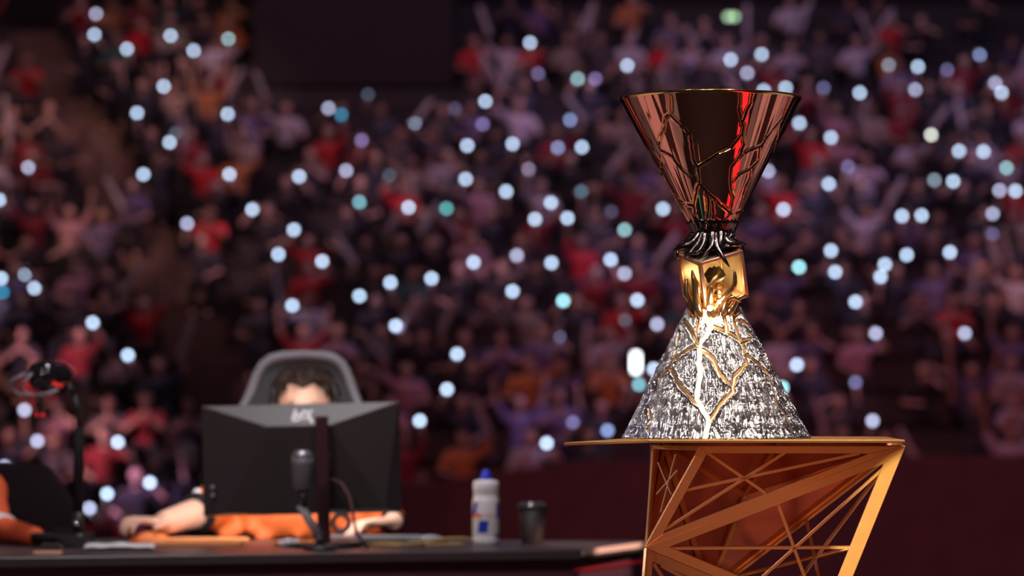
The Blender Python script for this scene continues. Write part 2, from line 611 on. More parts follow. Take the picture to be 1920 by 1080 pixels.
ZF = ZB - 0.0125
C1 = at_z(1313, 5.90, ZF)
B_ = at_z(1698, 5.86, ZF)
L0 = at_z(1222, 6.06, ZF)
V_ = P(1208, 1027, 5.97)
W_ = P(1562, 1173, 5.98)
Z_ = P(1192, 1235, 5.92)
BK = at_z(1690, 6.22, ZF)
LK = at_z(1240, 6.30, ZF)
Q_ = P(1325, 1112, 6.12)
F1 = np.array([TX - 0.28, 5.80, 0.0])
F2 = np.array([TX + 0.34, 5.82, 0.0])
F3 = np.array([TX + 0.02, 6.26, 0.0])
CEN = (C1 + B_ + V_ + W_ + BK + LK) / 6


def facet(a, b, c, wid, thick=0.006, matn='gold', lift=0.0):
    """triangular frame: three mitred flat bars of widths wid (ab, bc, ca)"""
    T = [np.asarray(p, float) for p in (a, b, c)]
    n = np.cross(T[1] - T[0], T[2] - T[0])
    n /= np.linalg.norm(n)
    g = (T[0] + T[1] + T[2]) / 3
    if np.dot(n, g - CEN) < 0:
        n = -n
    lines = []
    for k in range(3):
        p, q = T[k], T[(k + 1) % 3]
        d = (q - p) / np.linalg.norm(q - p)
        inn = np.cross(n, d)
        if np.dot(inn, g - p) < 0:
            inn = -inn
        lines.append((p + inn * wid[k], d))
    inner = []
    for k in range(3):          # corner k lies on lines k-1 and k
        p1, d1 = lines[k - 1]
        p2, d2 = lines[k]
        A = np.stack([d1, -d2], 1)
        t = np.linalg.lstsq(A, p2 - p1, rcond=None)[0]
        inner.append(p1 + d1 * t[0])
    off = n * lift
    for k in range(3):
        quad = [T[k] + off, T[(k + 1) % 3] + off, inner[(k + 1) % 3] + off, inner[k] + off]
        MB().prism([local(p) for p in quad], -n * thick).bevelled('frame_bar', M[matn], ped, 0.0008, 1)
    return g, n


def rod(g, n, p0, p1, wd=0.0062, matn='gold', lift=-0.002):
    a = ray_plane(p0[0], p0[1], g, n) + n * lift
    b = ray_plane(p1[0], p1[1], g, n) + n * lift
    d = (b - a) / np.linalg.norm(b - a)
    s = np.cross(n, d)
    poly = [a + s * wd / 2, b + s * wd / 2, b - s * wd / 2, a - s * wd / 2]
    MB().prism([local(p) for p in poly], -n * 0.005).bevelled('rod', M[matn], ped, 0.0007, 1)


f1 = facet(C1, B_, V_, (0.0145, 0.012, 0.018))
f2 = facet(V_, B_, W_, (0.0165, 0.026, 0.020))
f3 = facet(V_, W_, Z_, (0.018, 0.02, 0.018))
f4 = facet(L0, C1, V_, (0.008, 0.004, 0.007))
f5 = facet(BK, Q_, W_, (0.013, 0.012, 0.006))
f6 = facet(B_, BK, W_, (0.010, 0.006, 0.006))
for pts in (((1320, 846), (1436, 926)), ((1277, 922), (1612, 851)), ((1242, 997), (1476, 847))):
    rod(*f1, *pts)
for pts in (((1250, 1029.5), (1608, 1027.5)), ((1459, 946), (1530, 1142)), ((1664, 872), (1400, 1110))):
    rod(*f2, *pts)
for pts in (((1513, 977), (1546, 1130)), ((1592, 1031), (1380, 1084)), ((1658, 880), (1480, 1116))):
    rod(*f5, *pts)
for pts in (((1231, 866), (1256, 926)), ((1268, 880), (1228, 926)), ((1264, 850), (1236, 960))):
    rod(*f4, *pts, wd=0.0035)
for pts in (((1226, 1056), (1262, 1110)), ((1240, 1060), (1330, 1108)), ((1215, 1120), (1320, 1130))):
    rod(*f3, *pts)


def panel(poly, name='panel', matn='copper_panel'):
    poly = [np.asarray(p, float) for p in poly]
    n = np.cross(poly[1] - poly[0], poly[2] - poly[0])
    n /= np.linalg.norm(n)
    if np.dot(n, poly[0] - CEN) < 0:
        n = -n
    MB().prism([local(p) for p in poly], n * 0.003).build(name, M[matn], ped)


MID = (LK + BK) / 2 + np.array([0.0, 0.03, -0.0])
LOWB = P(1395, 930, 6.17)
panel([LK, MID, LOWB])
panel([MID, BK, LOWB])
panel([BK, Q_, LOWB])
panel([LK, LOWB, Q_])
panel([L0, LK, V_ + np.array([0.01, 0.02, 0])])
panel([V_ + np.array([0.012, 0.02, 0]), LK, Q_])
# bars folded along the inner panels
for a, b, wd in ((LOWB, LK, 0.010), (LOWB, Q_, 0.010), (BK, Q_, 0.014), (LK, Q_, 0.012), (MID, LOWB, 0.008), (V_, LK, 0.010)):
    a = a + (CEN - a) * 0.02
    b = b + (CEN - b) * 0.02
    MB().tube([local(a), local(b)], wd / 1.6, 4).build('inner_bar', M['gold'], ped)
# lower half of the pedestal down to the floor
facet(Z_, W_, F2, (0.02, 0.022, 0.02))
facet(Z_, F2, F1, (0.02, 0.022, 0.02))
facet(W_, Q_, F2, (0.012, 0.012, 0.02))
facet(Q_, F3, F2, (0.012, 0.02, 0.02))
facet(Z_, Q_, F1, (0.012, 0.012, 0.02))
facet(Q_, F3, F1, (0.012, 0.02, 0.02))
facet(Z_, V_, Q_, (0.008, 0.008, 0.008))

# ================================================================== TROPHY
LEAN = -0.016
tro = empty('trophy', (TX, TY, ZB))
tag(tro, 'tall trophy with cracked copper cup, amber cube and silver bark cone on gold pedestal', 'trophy')


def zl(py, Y=TY):
    return P(960, py, Y)[2] - ZB


CUP_Z0, CUP_Z1, CUP_R0, CUP_R1 = zl(432), zl(185.5), 0.0385, 0.171
BAS_Z0, BAS_Z1, BAS_R0, BAS_R1 = 0.0, zl(577), 0.1740, 0.0465


def on_cone(px, py, z0, r0, z1, r1):
    Y = TY - 0.1
    for _ in range(6):
        p = P(px, py, Y)
        z = p[2] - ZB
        r = r0 + (r1 - r0) * (z - z0) / (z1 - z0)
        x = p[0] - TX - LEAN * z
        x = max(-0.985 * r, min(0.985 * r, x))
        y = -math.sqrt(max(r * r - x * x, 0))
        Y = TY + y
    return np.array([x, y, z])       # without the lean


def vnoise(u, v, seed, nu):
    """smooth value noise, periodic in u with nu cells"""
    rs = np.random.RandomState(seed)
    nv = 256
    g = rs.rand(nu, nv)
    iu = np.floor(u).astype(int)
    iv = np.floor(v).astype(int)
    fu, fv = u - iu, v - iv
    fu = fu * fu * (3 - 2 * fu)
    fv = fv * fv * (3 - 2 * fv)
    a = g[iu % nu, iv % nv]
    b = g[(iu + 1) % nu, iv % nv]
    c = g[iu % nu, (iv + 1) % nv]
    d = g[(iu + 1) % nu, (iv + 1) % nv]
    return (a * (1 - fu) + b * fu) * (1 - fv) + (c * (1 - fu) + d * fu) * fv


def jag(pl, seed, amp=0.0016, step=0.008):
    """break a polyline into short irregular pieces"""
    rs = random.Random(seed)
    out = []
    for a, b in zip(pl[:-1], pl[1:]):
        L = np.linalg.norm(b - a)
        n = max(1, int(L / step))
        for k in range(n):
            p = a + (b - a) * k / n
            if k:
                p = p + np.array([rs.uniform(-amp, amp), 0, rs.uniform(-amp, amp)])
            out.append(p)
    out.append(pl[-1])
    return out


def dist_to(pts, lines):
    """distance of every point to the nearest of the polylines"""
    best = np.full(len(pts), 9.0)
    for pl in lines:
        for a, b in zip(pl[:-1], pl[1:]):
            lo = np.minimum(a, b) - 0.02
            hi = np.maximum(a, b) + 0.02
            m = np.nonzero(np.all((pts > lo) & (pts < hi), axis=1))[0]
            if not len(m):
                continue
            q = pts[m]
            d = b - a
            t = np.clip(((q - a) @ d) / (d @ d + 1e-12), 0, 1)
            dd = np.linalg.norm(q - (a + t[:, None] * d), axis=1)
            best[m] = np.minimum(best[m], dd)
    return best


def sstep(x, a, b):
    t = np.clip((x - a) / (b - a), 0, 1)
    return t * t * (3 - 2 * t)


def crop_lines(raw, x0, y0, s, cone):
    out = []
    for k, pl in enumerate(raw):
        q = [on_cone(x0 + x / s, y0 + y / s, *cone) for x, y in pl]
        out.append(jag(q, k + 3))
    return out


CUP_CONE = (CUP_Z0, CUP_R0, CUP_Z1, CUP_R1)
cup_raw = [
    [(400, 62), (412, 130), (412, 200), (380, 240), (365, 310), (340, 370), (330, 430), (350, 470), (355, 540), (335, 580), (345, 620), (400, 740), (470, 790), (560, 820), (565, 875)],
    [(412, 230), (450, 270), (500, 310), (540, 360), (545, 440), (560, 520), (590, 570), (595, 650), (600, 680), (640, 720), (680, 760), (730, 810), (780, 850), (795, 870)],
    [(350, 460), (410, 490), (460, 560), (520, 620), (600, 665)],
    [(590, 560), (650, 525), (700, 490), (760, 465), (800, 445), (850, 385), (880, 345), (885, 300), (870, 250), (855, 180), (865, 62)],
    [(875, 290), (905, 200), (930, 150), (950, 62)],
    [(880, 345), (890, 420), (850, 510), (805, 570), (800, 670), (820, 760), (800, 870), (740, 945)],
    [(850, 520), (890, 480), (950, 450), (1000, 430), (1040, 370), (1110, 280), (1140, 240), (1190, 100)],
    [(990, 440), (980, 530), (940, 570), (870, 610), (805, 670)],
    [(930, 590), (925, 640), (895, 700), (870, 800), (825, 930)],
    [(1115, 285), (1110, 360), (1085, 470)],
    [(590, 680), (570, 760), (560, 830)],
    [(640, 720), (660, 800), (650, 905)],
    [(680, 790), (685, 900), (740, 945)],
    [(795, 870), (860, 860), (880, 855)],
    [(355, 620), (430, 780), (500, 880), (545, 960)],
]
cup_lines = crop_lines(cup_raw, 1140, 150, 3.484, CUP_CONE)
# the back of the cup carries the same cracks turned round
for ang in (118, 242):
    c, s = math.cos(R(ang)), math.sin(R(ang))
    for pl in crop_lines(cup_raw[1:9:2], 1140, 150, 3.484, CUP_CONE):
        cup_lines.append([np.array([p[0] * c - p[1] * s, p[0] * s + p[1] * c, p[2]]) for p in pl])

BAS_CONE = (BAS_Z0, BAS_R0, BAS_Z1, BAS_R1)
main_raw = [[(665, 75), (668, 110), (695, 185), (705, 215), (660, 290), (625, 345), (628, 400), (618, 470), (632, 560), (615, 640), (605, 735), (640, 790), (670, 840), (690, 880), (675, 950), (665, 1008)],
            [(745, 80), (715, 150), (703, 200)]]
gold_raw = [
    [(520, 165), (570, 235), (600, 300), (625, 345)],
    [(445, 447), (500, 400), (550, 365), (625, 340)],
    [(640, 380), (690, 410), (740, 480), (770, 550), (810, 600), (865, 635)],
    [(865, 635), (880, 560), (930, 510), (965, 470), (955, 430), (945, 370), (920, 310), (860, 265), (780, 230), (705, 210)],
    [(865, 635), (870, 670), (820, 720), (770, 770), (730, 840), (695, 885)],
    [(415, 500), (450, 560), (490, 640), (540, 690), (580, 740), (620, 770)],
    [(920, 310), (890, 230), (870, 170), (880, 90)],
    [(770, 60), (800, 130), (820, 230)],
    [(635, 75), (615, 170), (600, 240), (600, 290)],
    [(960, 410), (1010, 450), (1050, 490), (1110, 545), (1150, 640), (1185, 760), (1240, 850), (1290, 960)],
    [(415, 500), (440, 440), (470, 340), (485, 250)],
    [(930, 320), (985, 300)],
    [(870, 150), (930, 180), (975, 250), (1010, 290)],
    [(265, 800), (280, 870), (258, 950)],
    [(415, 500), (350, 560), (310, 600)],
]
main_lines = crop_lines(main_raw, 1150, 560, 3.856, BAS_CONE)
gold_lines = crop_lines(gold_raw, 1150, 560, 3.856, BAS_CONE)
for ang in (120, 240):
    c, s = math.cos(R(ang)), math.sin(R(ang))
    for pl in crop_lines(gold_raw[:7], 1150, 560, 3.856, BAS_CONE):
        gold_lines.append([np.array([p[0] * c - p[1] * s, p[0] * s + p[1] * c, p[2]]) for p in pl])


def cone_grid(z0, r0, z1, r1, nfront, nback, nrow):
    """angles dense on the visible half; phi = 0 faces the camera"""
    a = np.concatenate([np.linspace(-R(100), R(100), nfront, endpoint=False), np.linspace(R(100), R(260), nback, endpoint=False)])
    t = np.linspace(0, 1, nrow)
    A, Tt = np.meshgrid(a, t)
    r = r0 + (r1 - r0) * Tt
    z = z0 + (z1 - z0) * Tt
    return A.ravel(), r.ravel(), z.ravel(), len(a)


def grid_mesh(name, pts, nc, nrow, attrs, matl, parent, extra=None):
    nrows = nrow
    i = np.arange(nrows - 1)[:, None] * nc
    k = np.arange(nc)[None, :]
    k1 = (k + 1) % nc
    f = np.stack([i + k, i + k1, i + nc + k1, i + nc + k], -1).reshape(-1, 4)
    me = bpy.data.meshes.new(name)
    me.vertices.add(len(pts))
    me.vertices.foreach_set('co', pts.astype(np.float32).ravel())
    me.loops.add(f.size)
    me.loops.foreach_set('vertex_index', f.astype(np.int32).ravel())
    me.polygons.add(len(f))
    me.polygons.foreach_set('loop_start', np.arange(0, f.size, 4, dtype=np.int32))
    me.polygons.foreach_set('loop_total', np.full(len(f), 4, dtype=np.int32))
    me.update(calc_edges=True)
    for an, av in attrs.items():
        at = me.attributes.new(an, 'FLOAT', 'POINT')
        at.data.foreach_set('value', av.astype(np.float32))
    return link(name, me, matl, parent, True)


# ---- cup
NRC = 250
A, r, z, nc = cone_grid(CUP_Z0, CUP_R0, CUP_Z1, CUP_R1, 620, 150, NRC)
base = np.stack([r * np.sin(A), -r * np.cos(A), z], 1)
slope = (CUP_R1 - CUP_R0) / (CUP_Z1 - CUP_Z0)
nl = math.hypot(1, slope)
nrm = np.stack([np.sin(A) / nl, -np.cos(A) / nl, np.full_like(A, -slope / nl)], 1)
d = dist_to(base, cup_lines)
wid = 0.0013 + 0.0006 * vnoise(A * 40 / (2 * math.pi) + 50, z * 90, 5, 40)
groove = 1 - sstep(d, wid * 0.35, wid * 1.35)
ridge = np.exp(-((d - wid * 1.9) / 0.0012) ** 2)
sidew = sstep(np.abs(((A + math.pi) % (2 * math.pi)) - math.pi), R(20), R(45))
wave = (np.sin(A * 34 + 6 * z) * 0.5 + np.sin(A * 57 + 11 * z + 1) * 0.35 + (vnoise(A * 60 / (2 * math.pi) + 90, z * 12, 8, 60) - 0.5) * 1.6)
disp = -0.0022 * groove + 0.0005 * ridge + 0.00030 * wave * sidew
pts = base + nrm * disp[:, None]
pts[:, 0] += LEAN * pts[:, 2]
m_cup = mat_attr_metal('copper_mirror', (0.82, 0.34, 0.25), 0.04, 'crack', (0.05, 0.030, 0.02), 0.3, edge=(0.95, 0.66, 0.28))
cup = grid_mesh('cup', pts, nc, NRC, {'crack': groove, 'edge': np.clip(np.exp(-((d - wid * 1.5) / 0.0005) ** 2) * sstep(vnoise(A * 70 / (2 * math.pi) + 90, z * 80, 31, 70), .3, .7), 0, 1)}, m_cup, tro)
# lip and inside of the cup
lx = LEAN * CUP_Z1
MB().lathe([(0.1695, CUP_Z1 - 0.004), (0.1712, CUP_Z1 - 0.001), (0.1718, CUP_Z1 + 0.0012), (0.1708, CUP_Z1 + 0.0026), (0.1690, CUP_Z1 + 0.0022), (0.1672, CUP_Z1 - 0.002), (0.1672, CUP_Z1 - 0.006)], (lx, 0, 0), 128, True).build('rim', M['gold_polish'], tro, True)
MB().lathe([(0.168, CUP_Z1 - 0.002), (0.10, CUP_Z1 - 0.125), (0.05, CUP_Z1 - 0.19), (0.002, CUP_Z1 - 0.21)], (lx, 0, 0), 96, True).build('cup_lining', M['gold_polish'], tro, True)

# ---- silver bark cone
NRB = 330
A, r, z, nc = cone_grid(BAS_Z0, BAS_R0, BAS_Z1, BAS_R1, 860, 150, NRB)
base = np.stack([r * np.sin(A), -r * np.cos(A), z], 1)
slope = (BAS_R1 - BAS_R0) / (BAS_Z1 - BAS_Z0)
nl = math.hypot(1, slope)
nrm = np.stack([np.sin(A) / nl, -np.cos(A) / nl, np.full_like(A, -slope / nl)], 1)
dm = dist_to(base, main_lines)
dg = dist_to(base, gold_lines)
U = A / (2 * math.pi) + 2
warp = (vnoise(U * 60, z * 60, 21, 60) - 0.5) * 1.2
s1 = vnoise(U * 500 + warp, z * 40, 22, 500)
s2 = vnoise(U * 260 + warp, z * 38, 23, 260)
s3 = vnoise(U * 90, z * 30, 24, 90)
chip = vnoise(U * 240, z * 210, 26, 240)
bark = (np.abs(s1 - 0.5) * 2) ** 0.7 * 0.0020 + (np.abs(s2 - 0.5) * 2) ** 0.8 * 0.0026 + (s3 - 0.5) * 0.0022 + np.where(chip > 0.70, -0.0009, 0.0)
wg = 0.0026 + 0.0018 * vnoise(U * 50, z * 80, 25, 50)
gg = 1 - sstep(dg, wg * 0.45, wg * 1.25)
gm = 1 - sstep(dm, 0.0022, 0.0046)
gr = np.maximum(gg, gm)
lip = np.exp(-((np.minimum(dg / wg, dm / 0.0030) - 1.7) / 0.5) ** 2)
disp = bark * (1 - gr) - 0.0042 * gr + 0.0012 * lip
pts = base + nrm * disp[:, None]
pts[:, 2] = np.maximum(pts[:, 2], 0.0008)
pts[:, 0] += LEAN * pts[:, 2]
m_bark = mat_attr_metal('silver_bark', (0.78, 0.72, 0.68), 0.20, 'gold', (0.95, 0.68, 0.38), 0.38, (420, 420, 45), 0.22)
cone = grid_mesh('bark_cone', pts, nc, NRB, {'gold': np.clip(gr * 1.3, 0, 1)}, m_bark, tro)
MB().lathe([(BAS_R0 + 0.001, 0.0), (BAS_R0 + 0.002, 0.002), (0.10, 0.002)], (0, 0, 0), 96).build('foot_ring', M['gold_polish'], tro, True)
MB().lathe([(0.047, 0), (0.044, 0.006), (0.02, 0.008)], (LEAN * BAS_Z1, 0, BAS_Z1 - 0.003), 48).build('cone_cap', M['gold_polish'], tro, True)


def lean(p, out=0.0):
    p = np.array(p, float)
    rr = math.hypot(p[0], p[1])
    q = p.copy()
    q[0] += p[0] / rr * out
    q[1] += p[1] / rr * out
    q[0] += LEAN * p[2]
    return q


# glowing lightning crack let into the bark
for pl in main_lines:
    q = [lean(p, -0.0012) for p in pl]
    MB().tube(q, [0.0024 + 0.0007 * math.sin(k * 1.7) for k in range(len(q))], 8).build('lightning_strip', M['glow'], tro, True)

# ---- amber cube
CS = 0.0432            # half edge
cc = P(1336, 515, 5.985) - np.array([TX, TY, ZB])
Rc = Matrix.Rotation(R(-9), 3, 'Y') @ Matrix.Rotation(R(20), 3, 'X') @ Matrix.Rotation(R(22), 3, 'Z')


def cub(p):
    return np.array(Rc @ Vector(p)) + cc


cube = empty('amber_cube')
cube.parent = tro
for ax in range(3):
    for s1_ in (-1, 1):
        for s2_ in (-1, 1):
            a = [0, 0, 0]
            a[(ax + 1) % 3] = s1_ * CS
            a[(ax + 2) % 3] = s2_ * CS
            size = [0.0075] * 3
            size[ax] = 2 * CS + 0.0075
            m = MB()
            m.box((0, 0, 0), size)
            m.v = [tuple(cub(np.array(v) + np.array(a))) for v in m.v]
            m.bevelled('edge_bar', M['cube_edge'], cube, 0.0016, 2, True)
for ax in range(3):
    for s_ in (-1, 1):
        a = [0, 0, 0]
        a[ax] = s_ * (CS - 0.0005)
        size = [2 * CS - 0.006] * 3
        size[ax] = 0.0016
        back = (ax == 1 and s_ == 1) or (ax == 0 and s_ == 1) or (ax == 2)
        m = MB()
        m.box(a, size)
        m.v = [tuple(cub(v)) for v in m.v]
        m.build('back_wall' if back else 'pane', M['cube_wall'] if back else M['amber'], cube)
# rock held inside the cube
m = MB().ball((0, 0, 0), 1.0, 11, 7)
rs = random.Random(4)
m.v = [tuple(cub(np.array(v) * np.array([0.019, 0.014, 0.0165]) * rs.uniform(0.70, 1.25) + np.array([-0.002, -0.014, 0.004]))) for v in m.v]
m.build('rock', M['rock'], cube)
l = bpy.data.lights.new('cube_lamp', 'POINT')
l.energy = 0.15
l.color = (1.0, 0.88, 0.70)
l.shadow_soft_size = 0.006
lo = bpy.data.objects.new('cube_lamp', l)
lo.location = tuple(cub((0.012, -0.026, -0.026)))
lo.parent = tro
COL.objects.link(lo)


def tp(px, py, Y):
    return P(px, py, Y) - np.array([TX, TY, ZB])


# ---- dark root metal between cup and cube
nk = MB()
nprof = [(413, 0.0478), (417, 0.0482), (423, 0.0452), (430, 0.0415), (437, 0.0388), (444, 0.0370), (452, 0.0380), (459, 0.0430), (466, 0.0500), (471, 0.0520)]
NA = 90
vs, fs = [], []
for k, (py, rr) in enumerate(nprof):
    for j in range(NA):
        a = 2 * math.pi * j / NA
        f = k / (len(nprof) - 1)
        rip = 1 + (0.055 if k > 1 else 0.02) * math.sin(a * 11 + 2.2 * f) * (0.4 + f) + 0.03 * math.sin(a * 23 - 3 * f)
        sq = 1 + 0.16 * f * abs(math.cos(2 * (a - R(24)) )) * (1 if f > 0.5 else 0.3)
        x = rr * rip * sq * math.cos(a)
        y = rr * rip * sq * math.sin(a)
        zz = zl(py) - (0.010 * f * f * (x / 0.05) * -1.0)
        vs.append((x + LEAN * zl(py) + 0.003 * f, y, zz))
for k in range(len(nprof) - 1):
    for j in range(NA):
        fs.append((k * NA + j, k * NA + (j + 1) % NA, (k + 1) * NA + (j + 1) % NA, (k + 1) * NA + j))
fs.append(tuple(range(NA)))
fs.append(tuple(range((len(nprof) - 1) * NA, len(nprof) * NA)))
nk.add(vs, fs).build('root_neck', M['dark_metal'], tro, True)


def claw(pts, rad, matn='dark_metal', name='root_claw', n=10):
    """smooth tapered strand through picture points (px, py, depth)"""
    if name == 'gold_strand':
        pts = [(pts[0][0] * .6 + 1338 * .4, 606, pts[0][2] + .022)] + list(pts)
        rad = [rad[0]] + list(rad)
    p = np.array([tp(*q) for q in pts])
    t = np.linspace(0, len(p) - 1, (len(p) - 1) * 5 + 1)
    out = []
    for u in t:
        i = int(min(u, len(p) - 2))
        f = u - i
        p0, p1, p2, p3 = p[max(i - 1, 0)], p[i], p[i + 1], p[min(i + 2, len(p) - 1)]
        out.append(0.5 * (2 * p1 + (p2 - p0) * f + (2 * p0 - 5 * p1 + 4 * p2 - p3) * f * f + (3 * p1 - p0 - 3 * p2 + p3) * f ** 3))
    rr = np.interp(t, np.arange(len(rad)), rad)
    m = MB().tube(out, list(rr), n)
    m.ball(out[-1], rr[-1] * 1.02, 8, 6)
    m.build(name, M[matn], tro, True)


claw([(1312, 440, 5.965), (1300, 455, 5.957), (1284, 462, 5.955), (1269, 468, 5.96), (1270, 484, 5.962)], [.010, .009, .0075, .006, .003])
claw([(1318, 438, 5.962), (1310, 458, 5.952), (1298, 470, 5.946), (1287, 480, 5.944)], [.010, .008, .006, .004])
claw([(1322, 440, 5.960), (1318, 460, 5.945), (1308, 473, 5.936), (1290, 476, 5.940)], [.009, .0065, .004, .0018])
claw([(1336, 438, 5.960), (1336, 458, 5.944), (1328, 470, 5.934), (1319, 479, 5.930)], [.010, .007, .004, .0016])
claw([(1341, 440, 5.960), (1344, 462, 5.942), (1354, 480, 5.928), (1362, 492, 5.924), (1367, 500, 5.924)], [.010, .007, .0045, .003, .0012])
claw([(1352, 438, 5.962), (1352, 452, 5.950), (1349, 464, 5.943), (1345, 472, 5.940)], [.010, .007, .005, .002])
claw([(1360, 439, 5.965), (1362, 452, 5.955), (1376, 458, 5.952), (1391, 456, 5.96)], [.008, .007, .0055, .004])
claw([(1372, 440, 5.975), (1368, 450, 5.968), (1380, 458, 5.962), (1391, 464, 5.966), (1393, 500, 5.972)], [.006, .0055, .0055, .0045, .003])
claw([(1361, 441, 5.958), (1355, 457, 5.948), (1347, 466, 5.942)], [.0035, .005, .0015])
claw([(1300, 440, 5.99), (1284, 458, 5.99), (1272, 470, 6.0)], [.008, .006, .003])
def on_cup(px, py):
    q = on_cone(px, py, *CUP_CONE)
    return (px, py, TY + q[1] + .002)


for pts_, rad_ in (([(1312, 436), (1309, 420), (1303, 404)], [.009, .007, .001]), ([(1332, 436), (1333, 424), (1330, 408)], [.009, .006, .001]),
                   ([(1342, 437), (1344, 426), (1347, 414)], [.009, .006, .001]), ([(1364, 438), (1369, 429), (1374, 424)], [.008, .005, .001])):
    claw([on_cup(*q) for q in pts_], rad_)
# ---- gold strands climbing from the cone round the foot of the cube
G = 'gold_strand'
claw([(1312, 590, 5.955), (1306, 560, 5.952), (1304, 535, 5.950), (1300, 520, 5.950), (1298, 508, 5.952)], [.010, .0075, .007, .005, .002], G, 'gold_strand')
# claw([(1322, 588, 5.948), (1318, 565, 5.944), (1316, 545, 5.940), (1312, 520, 5.940)], [.009, .006, .0045, .002], G, 'gold_strand')
claw([(1334, 590, 5.948), (1332, 572, 5.940), (1332, 556, 5.934), (1334, 545, 5.930), (1332, 536, 5.928)], [.010, .0065, .0055, .0048, .002], G, 'gold_strand')
claw([(1342, 588, 5.948), (1349, 568, 5.938), (1363, 552, 5.926), (1376, 536, 5.920), (1378, 520, 5.918), (1377, 506, 5.918)], [.009, .006, .0055, .0050, .0042, .0018], G, 'gold_strand')
claw([(1356, 588, 5.950), (1362, 566, 5.944), (1374, 558, 5.940), (1388, 566, 5.945)], [.008, .006, .004, .002], G, 'gold_strand')
claw([(1366, 588, 5.955), (1376, 572, 5.952), (1384, 560, 5.952), (1398, 553, 5.955)], [.009, .007, .005, .002], G, 'gold_strand')
claw([(1300, 588, 5.965), (1294, 565, 5.962), (1288, 550, 5.962), (1287, 525, 5.964)], [.009, .007, .006, .003], G, 'gold_strand')
# claw([(1298, 586, 5.975), (1290, 562, 5.972), (1284, 545, 5.972), (1282, 520, 5.976)], [.008, .005, .0045, .002], G, 'gold_strand')
claw([(1378, 588, 5.965), (1380, 575, 5.962), (1374, 560, 5.960), (1366, 548, 5.945)], [.008, .006, .005, .002], G, 'gold_strand')
claw([(1340, 590, 6.03), (1340, 560, 6.03), (1345, 540, 6.03)], [.03, .025, .012], G, 'gold_strand')
claw([(1338, 590, 5.99), (1338, 570, 5.985), (1340, 552, 5.985)], [.036, .028, .014], G, 'gold_strand')
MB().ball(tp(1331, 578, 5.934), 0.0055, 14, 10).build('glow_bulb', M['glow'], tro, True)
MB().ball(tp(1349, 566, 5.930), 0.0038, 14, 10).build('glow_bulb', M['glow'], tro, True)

l = bpy.data.lights.new('bulb_lamp', 'POINT')  # unseen point light added in front of the glow bulbs
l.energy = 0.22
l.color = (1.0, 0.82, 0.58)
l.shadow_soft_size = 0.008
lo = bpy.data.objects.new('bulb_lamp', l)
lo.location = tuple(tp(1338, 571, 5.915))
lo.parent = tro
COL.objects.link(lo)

# ================================================================== DESK AND WHAT STANDS ON IT
DZ = 0.777


def on_desk(px, Y, z=DZ):
    return at_z(px, Y, z)


desk = empty('desk', (-0.8, 8.8, 0))
tag(desk, 'long black player desk with a pale lit right edge in front of the stand', 'desk')
dl = np.array([-0.8, 8.8, 0])
d_nl, d_nr = np.array([-1.95, 8.15, DZ]), np.array([0.19, 8.75, DZ])
d_fr, d_fl = np.array([0.405, 9.30, DZ]), np.array([-1.95, 9.50, DZ])
MB().prism([p - dl for p in (d_nl, d_nr, d_fr, d_fl)], (0, 0, -0.026)).bevelled('desk_top', M['desk'], desk, 0.002, 1)
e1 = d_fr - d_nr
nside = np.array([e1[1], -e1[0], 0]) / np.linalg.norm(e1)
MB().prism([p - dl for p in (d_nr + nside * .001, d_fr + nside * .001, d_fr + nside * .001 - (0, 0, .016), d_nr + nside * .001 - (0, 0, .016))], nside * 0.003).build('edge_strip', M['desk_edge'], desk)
off = np.array([0, 0.03, -0.026])
MB().prism([p - dl for p in (d_nl + off, d_nr + off - (0.02, 0, 0), d_nr * (1, 1, 0) + (-0.02, 0.03, 0.005), d_nl * (1, 1, 0) + (0, 0.03, 0.005))], (0, 0.018, 0)).build('front_panel', M['desk_panel'], desk)
a = d_nr - nside * 0.03 + (0, .05, -.026)
b = d_fr - nside * 0.03 + (0, 0, -.026)
MB().prism([p - dl for p in (a, b, b * (1, 1, 0) + (0, 0, .005), a * (1, 1, 0) + (0, 0, .005))], -nside * 0.018).build('side_panel', mat('side_panel', (.06, .018, .035), .6), desk)
MB().prism([p - dl for p in (a + nside * .002 - (0, 0, .03), b + nside * .002 - (0, 0, .03), b + nside * .002 - (0, 0, .038), a + nside * .002 - (0, 0, .038))], nside * 0.004).build('light_strip', mat('dim_red_strip', (.12, .008, .012), .4, emit=(1, .03, .05), strength=.10), desk)
for x, y in ((-1.85, 9.4), (0.3, 9.2)):
    MB().box((x - dl[0], y - dl[1], (DZ - 0.026) / 2), (0.05, 0.05, DZ - 0.026)).build('leg', M['desk'], desk)

# ---- monitor
mw, mh = 0.556, 0.310
mc = P(565, 861, 9.0)
mon = empty('monitor', tuple(mc))
mon.rotation_euler = (0, R(-1.3), 0)
tag(mon, 'black gaming monitor seen from behind on the desk, hiding the player', 'monitor')
hw, hh = mw / 2, mh / 2
O = [(-hw, 0, hh), (hw, 0, hh), (hw, 0, -hh), (-hw, 0, -hh)]
I = [(-0.090, -0.055, 0.094), (0.085, -0.055, 0.094), (0.235, -0.042, -0.140), (-0.212, -0.042, -0.147)]
MB().add(O + I, [(0, 1, 5, 4), (1, 2, 6, 5), (2, 3, 7, 6), (3, 0, 4, 7), (4, 5, 6, 7), (3, 2, 1, 0)]).bevelled('back_shell', M['monitor'], mon, 0.002, 2)
MB().box((0, 0.006, 0), (mw, 0.012, mh)).bevelled('bezel', M['black'], mon, 0.002, 1)
MB().box((0, 0.0125, 0.004), (mw - 0.016, 0.002, mh - 0.03)).build('screen', mat('screen_glass', (0.02, 0.02, 0.03), 0.1, emit=(1.0, 0.90, 0.84), strength=8.5), mon)
